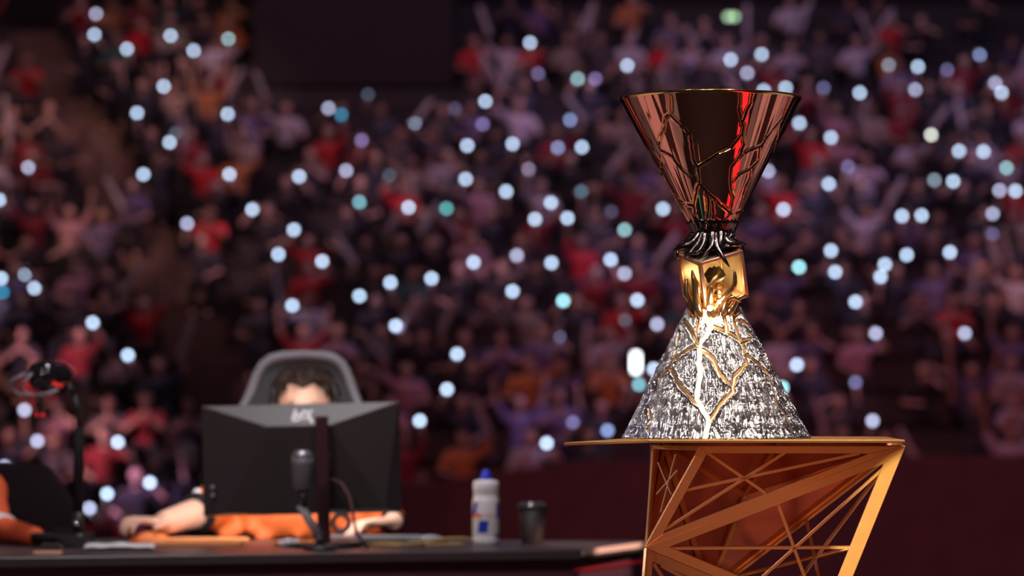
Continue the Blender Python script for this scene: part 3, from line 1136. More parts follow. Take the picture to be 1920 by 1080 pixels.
# mark on the upper slope: H and X strokes
t0, t1 = np.array(O[0]), np.array(O[1])
i0, i1 = np.array(I[0]), np.array(I[1])
nn = np.cross(t1 - t0, i0 - t0)
nn /= np.linalg.norm(nn)
if nn[1] > 0:
    nn = -nn


def on_slope(px, py):
    Wm = np.array(mon.rotation_euler.to_matrix())
    p0 = Wm @ t0 + mc
    nw = Wm @ nn
    q = ray_plane(px, py, p0, nw)
    return Wm.T @ (q - mc) + nn * 0.0004


mk = MB()
for q in ([(552, 768), (557, 768), (551, 788), (546, 788)], [(567, 770), (573, 769), (568, 784), (563, 784)], [(551, 777), (570, 775), (568, 780), (550, 783)],
          [(550, 787), (564, 784), (566, 787), (549, 792)], [(572, 771), (578, 770), (588, 794), (582, 793)], [(583, 769), (588, 768), (573, 787), (568, 788)]):
    mk.prism([on_slope(*p) for p in q], nn * 0.0006)
mk.build('maker_mark', M['silver_mark'], mon)
for k, yy in enumerate((909, 924)):
    q = P(398, yy, 8.985) - mc
    MB().tube([q, q + (0, -0.014, 0)], 0.0055, 12).build('port', M['grey_plastic'], mon)
# stand of the monitor
sx = P(605.5, 800, 8.93)[0]
st = empty('stand')
st.parent = mon
ztop = P(605, 781, 8.9)[2]
MB().box((sx - mc[0], -0.085, (ztop + DZ + .012) / 2 - mc[2]), (0.036, 0.022, ztop - DZ - .012)).bevelled('stand_column', mat('stand_red_black', (0.045, 0.012, 0.018), 0.4), st, 0.003, 2)
MB().box((sx - mc[0], -0.06, (ztop + DZ + 0.10) / 2 - mc[2]), (0.05, 0.045, 0.05)).bevelled('stand_hinge', M['black'], st, 0.004, 2)
MB().lathe([(0.11, 0), (0.11, 0.006), (0.10, 0.012)], (sx - mc[0], -0.07, DZ - mc[2]), 40).build('stand_foot', M['black'], st, True)

# ---- desk microphone in front of the monitor
mp = on_desk(583, 8.74)
mic = empty('desk_microphone', tuple(mp))
tag(mic, 'grey microphone with silver top on an angled arm before the monitor stand', 'microphone')
MC = lambda px, py, Y=8.74: P(px, py, Y) - mp
c0 = MC(567, 850)
m = MB().lathe([(0.002, 0.010), (0.018, 0.008), (0.028, 0.0), (0.031, -0.012)], tuple(c0), 28)
m.build('capsule_grille', mat('mic_grille', (0.45, 0.45, 0.5), 0.35, 0.8), mic, True)
MB().lathe([(0.031, -0.012), (0.030, -0.03), (0.025, -0.095), (0.015, -0.104), (0.004, -0.105)], tuple(c0), 28).build('body', mat('mic_body', (0.13, 0.125, 0.145), 0.45), mic, True)
MB().tube([MC(567, 918), MC(570, 950)], 0.011, 14).build('mount', M['black'], mic, True)
MB().tube([MC(562, 946), MC(598, 1004)], 0.0095, 8, flat=1.4).build('arm', M['grey_plastic'], mic, True)
MB().tube([MC(567, 940), MC(562, 946)], 0.012, 12).build('pivot', M['black'], mic, True)
MB().lathe([(0.045, 0.0), (0.045, 0.008), (0.02, 0.014)], (MC(600, 1010)[0], 0, 0), 28).build('foot', M['black'], mic, True)
MB().tube([MC(598, 1004), (MC(600, 1010)[0], 0, 0.012)], 0.011, 10).build('post', M['black'], mic, True)

# ---- cable arching out of the monitor
cb = [P(x, y, Yc) for x, y, Yc in ((617, 897, 8.93), (640, 906, 8.90), (655, 930, 8.87), (662, 962, 8.85), (668, 1000, 8.84))] + [on_desk(690, 8.82, DZ + 0.003)]
o = MB().tube(cb, 0.0045, 8).build('monitor_cable', mat('dark_red_cable', (0.09, 0.03, 0.04), 0.6), None, True)
tag(o, 'dark cable arching from the monitor stand down to the desk', 'cable')

# ---- bottle with blue cap
bp = on_desk(911, 9.06)
bot = empty('drink_bottle', tuple(bp))
tag(bot, 'white sports bottle with blue cap and blue red print standing on desk', 'bottle')
s = 9.06 / FPX
Rb = 25.0 * s
MB().lathe([(Rb * .90, 0), (Rb, .004), (Rb, .018), (Rb * .97, .022), (Rb, .026), (Rb, .122), (Rb * .98, .128), (Rb * .93, .132), (Rb * .92, .148), (Rb * .96, .151), (Rb * .96, .174), (Rb * .88, .180), (Rb * .45, .183)], (0, 0, 0), 40).build('body', M['bottle'], bot, True)
MB().lathe([(.0165, .180), (.0155, .190), (.012, .205), (.010, .207), (.0095, .2105)], (0, 0, 0), 28).build('cap', M['blue_cap'], bot, True)


def wrap(x0, x1, z0, z1, shear, matn, name='print', parent=bot, Rw=Rb + 0.0005):
    """print wrapped on the bottle: x are fractions of the radius"""
    vs, fs = [], []
    n = 8
    for k in range(n + 1):
        for j, zz in enumerate((z0, z1)):
            f = x0 + (x1 - x0) * k / n + shear * j
            a = math.asin(max(-1, min(1, f)))
            vs.append((Rw * math.sin(a), -Rw * math.cos(a), zz))
    for k in range(n):
        fs.append((2 * k, 2 * k + 2, 2 * k + 3, 2 * k + 1))
    MB().add(vs, fs).build(name, M[matn], parent)


wrap(-.62, .12, .034, .069, .12, 'blue_print')
wrap(-.97, -.70, .086, .120, .10, 'blue_print')
wrap(.78, .96, .075, .118, .02, 'blue_print')
wrap(.70, .98, .020, .030, 0, 'blue_print')
# sun disc of the mark
vs = [(0, 0)] + [(math.cos(2 * math.pi * k / 18) * .17, math.sin(2 * math.pi * k / 18)) for k in range(18)]
pts3 = []
for fx, fz in vs:
    a = math.asin(max(-.99, -.74 + fx))
    pts3.append(((Rb + .0008) * math.sin(a), -(Rb + .0008) * math.cos(a), .076 + fz * .0072))
MB().add(pts3, [(0, 1 + k, 1 + (k + 1) % 18) for k in range(18)]).build('print', M['yellow_print'], bot)


def bull(cx, flip):
    q = [(-.16, -.001), (-.13, .004), (-.03, .005), (.04, .007), (.08, .005), (.11, .006), (.10, .002), (.07, -.001), (.05, -.005), (.02, -.002), (-.06, -.002), (-.10, -.006), (-.12, -.002)]
    p3 = []
    for fx, fz in q:
        a = math.asin(max(-.99, min(.99, cx + flip * fx)))
        p3.append(((Rb + .0012) * math.sin(a), -(Rb + .0012) * math.cos(a), .082 + fz * 1.2))
    MB().add(p3, [tuple(range(len(p3)))]).build('print', M['red_print'], bot)


bull(-.83, 1)
bull(-.52, -1)
# red lettering wrapped round the bottle
fc = bpy.data.curves.new('lettering', 'FONT')
fc.body = 'Red Bull'
fc.size = 0.0145
fc.align_x = 'CENTER'
fo = bpy.data.objects.new('lettering', fc)
COL.objects.link(fo)
dgx = bpy.context.evaluated_depsgraph_get()
lm = bpy.data.meshes.new_from_object(fo.evaluated_get(dgx))
bpy.data.objects.remove(fo)
for v in lm.vertices:
    x, y = v.co.x, v.co.y
    a = x / Rb - 0.02
    v.co = ((Rb + .0009) * math.sin(a), -(Rb + .0009) * math.cos(a), .0775 + y)
lm.materials.clear()
link('lettering', lm, M['red_print'], bot, False)

# ---- dark paper cup
cp = on_desk(998, 9.08)
cupo = empty('paper_cup', tuple(cp))
tag(cupo, 'dark takeaway cup with shiny rim on the desk right of the bottle', 'cup')
s = 9.08 / FPX
MB().lathe([(20 * s, 0), (20 * s, .003), (28 * s, .106), (27 * s, .106), (20 * s, .006)], (0, 0, 0), 36).build('body', M['cup_paper'], cupo, True)
MB().lathe([(28.5 * s, .103), (29.5 * s, .106), (29 * s, .110), (25 * s, .112), (24 * s, .118), (22 * s, .119), (5 * s, .117)], (0, 0, 0), 36).build('lid', mat('cup_lid', (0.06, 0.055, 0.06), 0.22), cupo, True)

# ---- braided cables on the desk
def braid(pts, r, lab, nm='braided_cable'):
    p = [on_desk(x, Y, DZ + z) for x, Y, z in pts]
    p = np.array(p)
    t = np.linspace(0, len(p) - 1, (len(p) - 1) * 6 + 1)
    q = [np.array([np.interp(u, np.arange(len(p)), p[:, c]) for c in range(3)]) for u in t]
    o = MB().tube(q, r, 8).build(nm, M['cable'], None, True)
    tag(o, lab, 'cable')


braid([(640, 9.02, .005), (690, 8.98, .006), (720, 9.00, .008), (760, 8.95, .005), (800, 8.93, .005), (870, 8.97, .005)], .0042, 'black and gold braided cable lying flat along the desk toward the bottle')
braid([(700, 8.93, .006), (740, 8.90, .006), (790, 8.92, .010), (830, 8.99, .018), (865, 9.01, .020), (905, 9.18, .006)], .0042, 'black and gold braided cable arching up behind the bottle base')
braid([(560, 9.05, .005), (590, 9.02, .014), (610, 9.0, .016), (622, 8.98, .005)], .004, 'short gold flecked cable end beside the white beads')

# ---- grey computer mouse right of the hand
mo = on_desk(808, 9.08)
gm_ = empty('grey_mouse', tuple(mo))
tag(gm_, 'low dark mouse with pale grey top lying right of the player', 'mouse')
m = MB().ball((0, 0, 0), 1, 20, 12)
m.v = [(x * .052, y * .032, max(0, z) * .024) for x, y, z in m.v]
m.build('body', M['black'], gm_, True)
m = MB().ball((0, 0, 0), 1, 20, 12)
m.v = [(x * .046 - .002, y * .026, max(0, z) * .020 + .006) for x, y, z in m.v]
m.build('top_shell', M['grey_plastic'], gm_, True)
MB().ball((-.048, -.01, .010), .011, 12, 8).build('side_button', M['grey_plastic'], gm_, True)

# ---- white and orange beads on a cord by the mouse pad
for k, (px, Y, rr, mm, what) in enumerate(((519, 8.94, .0085, 'orange', 'leftmost small orange ball under the monitor edge'), (529, 8.92, .010, 'white', 'white ball beside the leftmost orange ball under the monitor'),
                                            (541, 8.91, .0125, 'white', 'larger white ball in the middle below the monitor'), (555, 8.93, .0115, 'white', 'white ball nearest the microphone arm on the desk'),
                                            (566, 8.90, .0105, 'orange', 'orange ball between white ball and microphone arm'), (582, 8.91, .0105, 'orange', 'orange ball right against the microphone arm'))):
    q = on_desk(px, Y, DZ + rr)
    o = MB().ball((0, 0, 0), rr, 16, 10, (1.15, 1, .95)).build('small_ball', M[mm], None, True, tuple(q))
    tag(o, what, 'ball', 'small balls below the monitor')

# ---- round grey ring hanging below the monitor
rc = P(639.5, 980, 8.97)
ro = MB()
ring_pts = [np.array([0.0225 * math.cos(a), 0, 0.0225 * math.sin(a)]) for a in np.linspace(0, 2 * math.pi, 25)]
ro.tube(ring_pts, 0.0072, 10, False)
o = ro.build('ring', M['grey_plastic'], None, True, tuple(rc))
hk = MB().tube([(0.018, 0.012, 0.012), (0.020, 0.016, 0.040)], 0.003, 6).build('hook', M['black'], o, True)
tag(o, 'grey ring hanging under the lower edge of the monitor', 'ring')

# ---- mouse pad, mouse, white cloth, card
po = on_desk(375, 9.08)
o = MB().box((0, 0, .007), (.258, .26, .014)).bevelled('mouse_pad', M['orange_pad'], None, .003, 2, False, tuple(po))
tag(o, 'thick orange pad under the forearm of the player', 'pad')
mq = on_desk(281, 9.10)
om = empty('orange_mouse', tuple(mq), R(8))
tag(om, 'orange computer mouse gripped by the player hand', 'mouse')
m = MB().ball((0, 0, 0), 1, 22, 14)
m.v = [(x * .062, y * .033, max(0, z) * .036) for x, y, z in m.v]
m.build('body', M['orange'], om, True)
MB().box((-.03, 0, .028), (.018, .006, .012)).bevelled('wheel', M['black'], om, .002, 1)
# crumpled cloth
cl = MB()
n1, n2 = 26, 10
for j in range(n2 + 1):
    for i in range(n1 + 1):
        u, v = i / n1, j / n2
        px = 158 + 132 * u
        q = on_desk(px, 8.74 + .24 * v)
        h = .006 + .010 * math.sin(math.pi * u) ** .6 * (0.55 + .45 * math.sin(u * 19 + v * 7) * math.cos(v * 8 + u * 3)) * math.sin(math.pi * min(1, v + .12)) ** .5
        cl.v.append((q[0], q[1], DZ + max(.002, h)))
for j in range(n2):
    for i in range(n1):
        a = j * (n1 + 1) + i
        cl.f.append((a, a + 1, a + n1 + 2, a + n1 + 1))
o = cl.build('cloth', M['white'], None, True)
sd = o.modifiers.new('thick', 'SOLIDIFY')
sd.thickness = .003
sd.offset = -0.6
tag(o, 'crumpled white cloth lying left of the orange pad on the desk', 'cloth')
q = on_desk(90, 8.50)
o = MB().box((0, 0, .004), (.073, .05, .008)).bevelled('card_box', mat('tan_card', (0.85, 0.45, 0.28), .6), None, .001, 1, False, tuple(q))
tag(o, 'small tan card box at the front edge of the desk, far left', 'box')
# keyboard under the right hand
q = on_desk(695, 9.10)
kb = empty('keyboard', tuple(q))
tag(kb, 'dark keyboard behind the cables, partly under the right hand of the player', 'keyboard')
MB().box((0, 0, .009), (.30, .11, .014)).bevelled('case', M['black'], kb, .003, 1)
kme = MB().box((0, 0, 0), (.0155, .0155, .008)).mesh('key')
kme.materials.append(M['grey_plastic'])
for a in range(15):
    for b in range(5):
        link('key', kme, None, kb, False, (-.133 + .019 * a, -.038 + .019 * b, .019))

# ---- camera on a pole, left
cp0 = on_desk(148, 8.95)
cm = empty('desk_camera', tuple(cp0))
tag(cm, 'black camera with red lamp on a tall pole clamped to the desk', 'camera')
K = lambda px, py, Y=8.95: P(px, py, Y) - cp0
MB().tube([K(148, 1028), K(148, 1000)], .026, 16).build('clamp', M['black'], cm, True)
MB().tube([K(148, 1000), K(148, 960)], .016, 14).build('collar', M['black'], cm, True)
MB().ball(K(142, 981, 8.92), .0085, 12, 8).build('clamp_screw', mat('chrome', (.7, .7, .72), .15, 1.0), cm, True)
MB().tube([K(148, 962), K(147, 870), K(150, 800)], .0150, 14).build('lower_pole', M['black_soft'], cm, True)
MB().tube([K(150, 806), K(146, 765), K(138, 738)], .0095, 14).build('upper_pole', M['black'], cm, True)
MB().tube([K(139, 742), K(134, 728), K(120, 722)], .011, 12).build('joint', M['black'], cm, True)
cbm = MB()
a, b = K(70, 705, 8.90), K(126, 712, 8.99)
ddv = b - a
cbm.tube([a, a + ddv * .05, a + ddv * .3, a + ddv * .75, b], [.032, .042, .046, .044, .030], 22)
cbm.build('camera_body', mat('glossy_black', (.012, .011, .012), .12, coat=.5), cm, True)
MB().tube([a + ddv * -.03, a + ddv * .06], [.026, .028], 22).build('lens', M['lens'], cm, True)
MB().tube([K(98, 718, 8.86), K(108, 722, 8.86), K(117, 723, 8.87)], .0045, 8).build('tally_light', M['red_lamp'], cm, True)
MB().tube([K(70, 742, 8.87), K(90, 738, 8.86), K(110, 731, 8.86)], .0052, 8).build('bracket', M['grey_plastic'], cm, True)
MB().tube([K(70, 742, 8.9), K(50, 738, 8.9), K(38, 728, 8.9), K(46, 715, 8.9), K(60, 700, 8.9)], .0042, 8).build('lead', M['grey_plastic'], cm, True)
MB().tube([K(66, 742, 8.9), K(38, 740, 8.9), K(18, 728, 8.9), K(24, 712, 8.9), K(48, 700, 8.9)], .0038, 8).build('lead', M['chair_piping'], cm, True)
MB().tube([K(74, 742, 8.88), K(74, 764, 8.88)], .010, 12).build('thumb_screw', M['black'], cm, True)
MB().tube([K(66, 777, 8.88), K(84, 778, 8.88)], .0042, 8).build('red_tip', M['red_lamp'], cm, True)
MB().tube([K(74, 764, 8.88), K(75, 778, 8.88)], .006, 10).build('stem', M['black'], cm, True)

# ================================================================== CHAIRS
def gaming_chair(loc, label):
    ch = empty('gaming_chair', loc)
    tag(ch, label, 'chair')
    X0, Y0 = loc[0], loc[1]
    # backrest outline from the picture, Y plane 9.86
    Yc = 9.88
    out = [(452, 770), (470, 735), (483, 702), (493, 684), (508, 673), (530, 668), (566, 666.5), (604, 667.5), (626, 672), (640, 682), (650, 700), (660, 728), (674, 765)]
    o3 = [P(x, y, Yc) - np.array(loc) for x, y in out]
    low = [np.array([0.25, 9.80 - Y0, 0.62]), np.array([0.24, 9.76 - Y0, 0.46]), np.array([-0.24, 9.76 - Y0, 0.46]), np.array([-0.25, 9.80 - Y0, 0.62])]
    MB().prism(o3 + low, (0, 0.05, 0)).bevelled('backrest', M['chair_shell'], ch, .008, 2, True)
    MB().tube([low[3]] + o3 + [low[0]], .0155, 10).build('piping', M['chair_piping'], ch, True)
    MB().box((0, 9.60 - Y0, .42), (.50, .46, .10)).bevelled('seat', M['chair_shell'], ch, .02, 2, True)
    MB().tube([(0, 9.62 - Y0, .38), (0, 9.62 - Y0, .10)], .03, 14).build('column', M['black'], ch, True)
    for k in range(5):
        a = 2 * math.pi * k / 5 + .3
        e = np.array([.30 * math.cos(a), 9.62 - Y0 + .30 * math.sin(a), .07])
        lg = MB().tube([(0, 9.62 - Y0, .11), e], [.025, .016], 8).build('leg', M['black'], ch, True)
        MB().ball((e[0], e[1], .028), .028, 12, 8).build('caster', M['black'], lg, True)
    for s_ in (-1, 1):
        MB().box((s_ * .30, 9.58 - Y0, .66), (.07, .26, .03)).bevelled('armrest', M['black'], ch, .008, 2)
        MB().box((s_ * .29, 9.62 - Y0, .53), (.03, .05, .25)).build('armrest_post', M['black'], ch)
    return ch


gaming_chair((-0.645, 9.75, 0), 'dark gaming chair with grey piped backrest behind the central player')

lc = empty('office_chair', (-1.60, 9.62, 0))
tag(lc, 'low black chair behind the player at the left edge', 'chair')
MB().prism([(-.24, .02, .50), (.24, .02, .50), (.31, .0, .84), (.20, .02, .99), (-.20, .02, .99), (-.26, .0, .84)], (0, .05, 0)).bevelled('backrest', mat('deep_black_fabric', (.012, .007, .009), .9, spec=.1), lc, .012, 2, True)
MB().box((0, -.18, .42), (.48, .44, .09)).bevelled('seat', M['black_soft'], lc, .02, 2, True)
MB().tube([(0, -.18, .40), (0, -.18, .08)], .03, 14).build('column', M['black'], lc, True)
MB().prism([(.22, -.05, .80), (.36, -.30, .80), (.36, -.30, .70), (.24, -.05, .52)], (.03, 0.02, 0)).bevelled('side_wing', M['black_soft'], lc, .008, 2, True)
for k in range(5):
    a = 2 * math.pi * k / 5
    e = np.array([.28 * math.cos(a), -.18 + .28 * math.sin(a), .06])
    lg = MB().tube([(0, -.18, .10), e], [.024, .016], 8).build('leg', M['black'], lc, True)
    MB().ball((e[0], e[1], .026), .026, 12, 8).build('caster', M['black'], lg, True)


# ================================================================== PLAYERS
def lerp(a, b, t):
    return np.asarray(a, float) * (1 - t) + np.asarray(b, float) * t


def ik(sh, hand, l1, l2, pole):
    sh, hand, pole = (np.asarray(p, float) for p in (sh, hand, pole))
    d = hand - sh
    L = np.linalg.norm(d)
    L = min(L, (l1 + l2) * .999)
    dn = d / np.linalg.norm(d)
    a = (l1 * l1 - l2 * l2 + L * L) / (2 * L)
    h = math.sqrt(max(l1 * l1 - a * a, 0))
    pp = pole - dn * np.dot(pole, dn)
    pp /= np.linalg.norm(pp)
    return sh + dn * a + pp * h


def add_hand(m, wrist, fwd, side, up, curl=0.35, s=1.0, thumb_out=1.0):
    """palm, four jointed fingers of unequal length and a thumb leaving the side of the palm"""
    f, si, u = (np.asarray(v, float) / np.linalg.norm(v) for v in (fwd, side, up))
    pc = wrist + f * .045 * s
    for k in range(4):
        off = (k - 1.5) * .0195 * s
        m.capsule(wrist + si * off * .6 + f * .012 * s, wrist + si * off + f * .085 * s, .0135 * s, .0115 * s, 8)
        ln = (.072, .083, .078, .060)[k] * s
        p = wrist + si * off * 1.08 + f * .090 * s + u * .003 * s
        ang = 0.15
        for seg in range(3):
            dl_ = ln * (.45, .32, .23)[seg]
            dirv = f * math.cos(ang) - u * math.sin(ang)
            q = p + dirv * dl_
            m.capsule(p, q, (.0092, .0083, .0074)[seg] * s, (.0083, .0074, .0066)[seg] * s, 8)
            p = q
            ang += curl * (1.3, 1.2, .9)[seg]
    t0 = wrist + si * -.026 * s + f * .025 * s
    t1 = t0 - si * .026 * s * thumb_out + f * .028 * s - u * .008 * s
    t2 = t1 - si * .008 * s * thumb_out + f * .030 * s - u * .008 * s
    m.capsule(t0, t1, .013 * s, .0105 * s, 8)
    m.capsule(t1, t2, .0105 * s, .0085 * s, 8)


def add_head(m, c, s=1.0, yaw=0.0, pitch=0.0):
    """skull, jaw, nose, brow, lips and ears round head centre c, facing -Y; returns the rotation"""
    Rm = np.array((Matrix.Rotation(yaw, 3, 'Z') @ Matrix.Rotation(pitch, 3, 'X')).to_3x3())

    def H(x, y, z):
        return np.asarray(c) + Rm @ (np.array([x, y, z]) * s)

    m.ball(H(0, .010, .030), .087 * s, 20, 14, (.88, 1.08, .98))
    m.ball(H(0, -.020, .010), .072 * s, 18, 12, (.93, 1.0, 1.2))
    m.ball(H(0, -.032, -.060), .048 * s, 16, 10, (1.05, .95, .95))
    m.ball(H(0, -.060, -.088), .022 * s, 12, 8, (1.2, .9, .8))
    m.capsule(H(-.030, -.085, .024), H(.030, -.085, .024), .012 * s, .012 * s, 10)
    m.capsule(H(0, -.092, .018), H(0, -.108, -.020), .0085 * s, .0125 * s, 10)
    for q in (-1, 1):
        m.ball(H(q * .011, -.098, -.024), .008 * s, 10, 6)
        m.ball(H(q * .046, -.062, -.015), .026 * s, 12, 8, (1, .8, .9))
        m.ball(H(q * .079, .008, .0), .026 * s, 12, 8, (.32, .75, 1.25))
    m.capsule(H(-.018, -.088, -.052), H(.018, -.088, -.052), .0075 * s, .0075 * s, 8)
    m.capsule(H(-.015, -.086, -.062), H(.015, -.086, -.062), .0078 * s, .0078 * s, 8)
    return H


# ---- the central player
PX = -0.622
hc = np.array([PX + 0.005, 9.52, 1.147])
body = MB()
jer = MB()
pelvis = np.array([PX, 9.62, .52])
chest = np.array([PX, 9.64, .84])
neckb = np.array([PX, 9.60, 1.00])
H = add_head(body, hc, 1.02, 0.0, R(6))
body.capsule(neckb, hc + (0, .02, -.05), .058, .054)
for B, gr_ in ((body, 0.0), (jer, 0.014)):
    B.ball(pelvis, .15 + gr_, 18, 12, (1.15, .85, .9))
    B.capsule(pelvis + (0, 0, .05), chest, .135 + gr_, .145 + gr_)
    B.ball(chest + (0, 0, .02), .15 + gr_, 18, 12, (1.2, .78, 1.1))
    B.capsule(neckb + (-.17, .03, -.06), neckb + (.17, .03, -.06), .062 + gr_, .062 + gr_)
    B.capsule(neckb + (-.07, .02, -.02), neckb + (.07, .02, -.02), .055 + gr_, .055 + gr_)
shl, shr = np.array([PX - .205, 9.62, .945]), np.array([PX + .205, 9.62, .945])
ell = np.array([-.885, 9.42, .864])
wrl = np.array([-.990, 9.18, .836])
elr = np.array([-.385, 9.45, .838])
wrr = np.array([-.340, 9.235, .836])
for B, gr_ in ((body, 0.0), (jer, 0.013)):
    B.capsule(shl, ell, .056 + gr_, .045 + gr_ * 1.6)
    B.capsule(shr, elr, .056 + gr_, .045 + gr_ * 1.6)
body.capsule(ell, wrl, .050, .035)
body.capsule(elr, wrr, .045, .028)
jer.capsule(ell, lerp(ell, wrl, .12), .064, .062)
jer.capsule(elr, lerp(elr, wrr, .74), .058, .046)
# loose folds of the jersey
for k, (pa_, pb_) in enumerate((((400, 985), (470, 968)), ((420, 1004), (500, 975)), ((490, 1010), (560, 968)), ((560, 1000), (585, 975)), ((655, 1000), (690, 966)), ((470, 990), (545, 990)))):
    jer.capsule(P(*pa_, 9.42), P(*pb_, 9.47), .020, .014)
jer.ball(np.array([PX, 9.47, .85]), .11, 18, 12, (1.9, .7, .75))
add_hand(body, wrl, (-.70, -.66, .06), (-.66, .70, .05), (.1, .05, 1), 0.55, 1.02)
add_hand(body, wrr, (-.78, -.55, -.02), (.5, -.78, .1), (0, .05, 1), 0.45, 1.0, 1.0)
for s_ in (-1, 1):
    hip = pelvis + (s_ * .10, -.02, -.02)
    kn = np.array([PX + s_ * .14, 9.18, .50])
    an = np.array([PX + s_ * .15, 9.26, .09])
    body.capsule(hip, kn, .085, .060)
    body.capsule(kn, an, .056, .038)
    body.capsule(an + (0, 0, -.035), an + (0, -.15, -.05), .038, .034)
me = body.remeshed('player', .0055, 3)
pl = link('player', me, M['skin'], None, True)
tag(pl, 'person in orange jersey behind the monitor, forehead and hands showing', 'person')
link('jersey', jer.remeshed('jersey', .009, 4), M['jersey'], pl, True)
MB().tube([lerp(ell, wrl, .30), lerp(ell, wrl, .40)], [.0615, .0570], 20).build('cuff', M['black_soft'], pl, True)
MB().ball(ell + (-.035, -.045, .040), .020, 12, 8, (.8, .6, 1.1)).build('sleeve_badge', M['white'], pl, True)
MB().tube([lerp(elr, wrr, .86), lerp(elr, wrr, .98)], [.038, .035], 18).build('wristband', M['black_soft'], pl, True)
tr = MB()
for s_ in (-1, 1):
    hip = pelvis + (s_ * .10, -.02, -.02)
    kn = np.array([PX + s_ * .14, 9.18, .50])
    an = np.array([PX + s_ * .15, 9.26, .12])
    tr.capsule(hip, kn, .097, .072)
    tr.capsule(kn, an, .069, .055)
tr.ball(pelvis, .162, 16, 12, (1.2, .9, .8))
link('trousers', tr.remeshed('trousers', .014, 3), M['black_soft'], pl, True)
for s_ in (-1, 1):
    an = np.array([PX + s_ * .15, 9.26, .09])
    sh_ = MB().capsule(an + (0, .02, -.045), an + (0, -.17, -.05), .046, .040)
    sh_.v = [(x, y, max(z, 0.002)) for x, y, z in sh_.v]
    sh_.build('shoe', M['black'], pl, True)
    MB().ball(H(s_ * .032, -.078, .004), .013, 14, 10).build('eyeball', M['eye_white'], pl, True)
    MB().ball(H(s_ * .032, -.089, .004), .0055, 10, 8).build('iris', M['iris'], pl, True)
    bl = MB()
    bl.tube([H(s_ * .052, -.082, .026), H(s_ * .034, -.098, .032), H(s_ * .014, -.101, .026)], [.003, .0062, .0045], 8)
    bl.build('eyebrow', M['hair'], pl, True)
MB().tube([H(-.022, -.090, -.0565), H(0, -.097, -.0570), H(.022, -.090, -.0565)], [.002, .0042, .002], 8).build('lips', M['lip'], pl, True)


def hair_mesh(H, s=1.0, n1=48, n2=26, quiff=True):
    """cap of hair: shell kept above an M-shaped hairline"""
    m = MB()
    idx = {}
    rs = random.Random(9)
    for j in range(n2 + 1):
        t = math.pi / 2 * 1.25 * j / n2            # 0 at crown
        for i in range(n1):
            a = 2 * math.pi * i / n1               # 0 at face (-Y)
            x = math.sin(t) * math.sin(a)
            y = -math.sin(t) * math.cos(a)
            z = math.cos(t)
            fa = math.cos(a)
            # polar limit of the hair: short over the forehead, long at the nape
            limf = 0.88 + 0.12 * math.exp(-(math.sin(a) / .20) ** 2) - .05 * math.exp(-((abs(math.sin(a)) - .52) / .22) ** 2)
            lim = limf if fa > 0.55 else (1.25 + .55 * (0.55 - fa)) if fa > 0 else 1.62 + .25 * -fa
            tt = min(t, 99) / (math.pi / 2 * 1.25) * lim
            x = math.sin(tt) * math.sin(a)
            y = -math.sin(tt) * math.cos(a)
            z = math.cos(tt)
            thick = .010 + .012 * max(0, z) + (.012 * max(0, fa) * (1 - abs(tt / lim - .75) * 1.5) if quiff else 0)
            thick *= 1 + .35 * math.sin(a * 9 + tt * 5) * math.sin(tt * 2) + .25 * rs.uniform(-1, 1)
            edge = min(1.0, (1 - j / n2) * 5)
            r_ = 1 + thick / .087 * edge
            m.v.append(tuple(H(x * .0770 * r_, .010 + y * .0945 * r_, .030 + z * .086 * r_)))
    for j in range(n2):
        for i in range(n1):
            m.f.append((j * n1 + i, j * n1 + (i + 1) % n1, (j + 1) * n1 + (i + 1) % n1, (j + 1) * n1 + i))
    return m


hm = hair_mesh(H)
ho = hm.build('hair', M['hair'], pl, True)
# swept locks
lk = MB()
rs = random.Random(3)
for k in range(46):
    x0 = rs.uniform(-.062, .062)
    y0 = rs.uniform(-.075, .02)
    zt = .030 + .088 * math.sqrt(max(.1, 1 - (x0 / .085) ** 2 - ((y0 - .01) / .11) ** 2))
    sw = rs.uniform(-.02, .02) + (0.02 if x0 > 0 else -.012)
    p0 = H(x0 * .8, y0 + .03, zt + .010)
    p1 = H(x0 + sw * .4, y0, zt + .020)
    p2 = H(x0 + sw, y0 - .022, zt + .006)
    lk.tube([p0, p1, p2], [.006, .0065, .002], 6)
lk.build('hair_locks', M['hair'], pl, True)

# ---- headset worn by the player
hs = empty('headset', tuple(hc))
tag(hs, 'dark headset with silver rings worn by the central player', 'headset')
band = [H(.098 * math.cos(a), .012, .035 + .098 * math.sin(a)) - hc for a in np.linspace(R(5), R(175), 17)]
MB().tube(band, .007, 8, flat=1.8).build('headband', M['black'], hs, True)
for s_ in (-1, 1):
    a, b = H(s_ * .078, .006, .004) - hc, H(s_ * .104, .006, .004) - hc
    MB().tube([a, b], [.038, .034], 24).build('ear_cup', M['black'], hs, True)
    c1_ = H(s_ * .106, .006, .004) - hc
    MB().tube([b, c1_], [.027, .025], 24).build('cup_plate', mat('cup_silver', (.55, .58, .62), .25, .9), hs, True)
    MB().tube([H(s_ * .099, -.004, .03) - hc, H(s_ * .099, -.004, -.012) - hc], .0045, 8).build('arm', mat('arm_silver', (.7, .72, .76), .25, .9), hs, True)
MB().tube([H(-.10, -.02, -.02) - hc, H(-.125, -.05, -.015) - hc, H(-.14, -.03, .0) - hc], .004, 8).build('boom', M['grey_plastic'], hs, True)

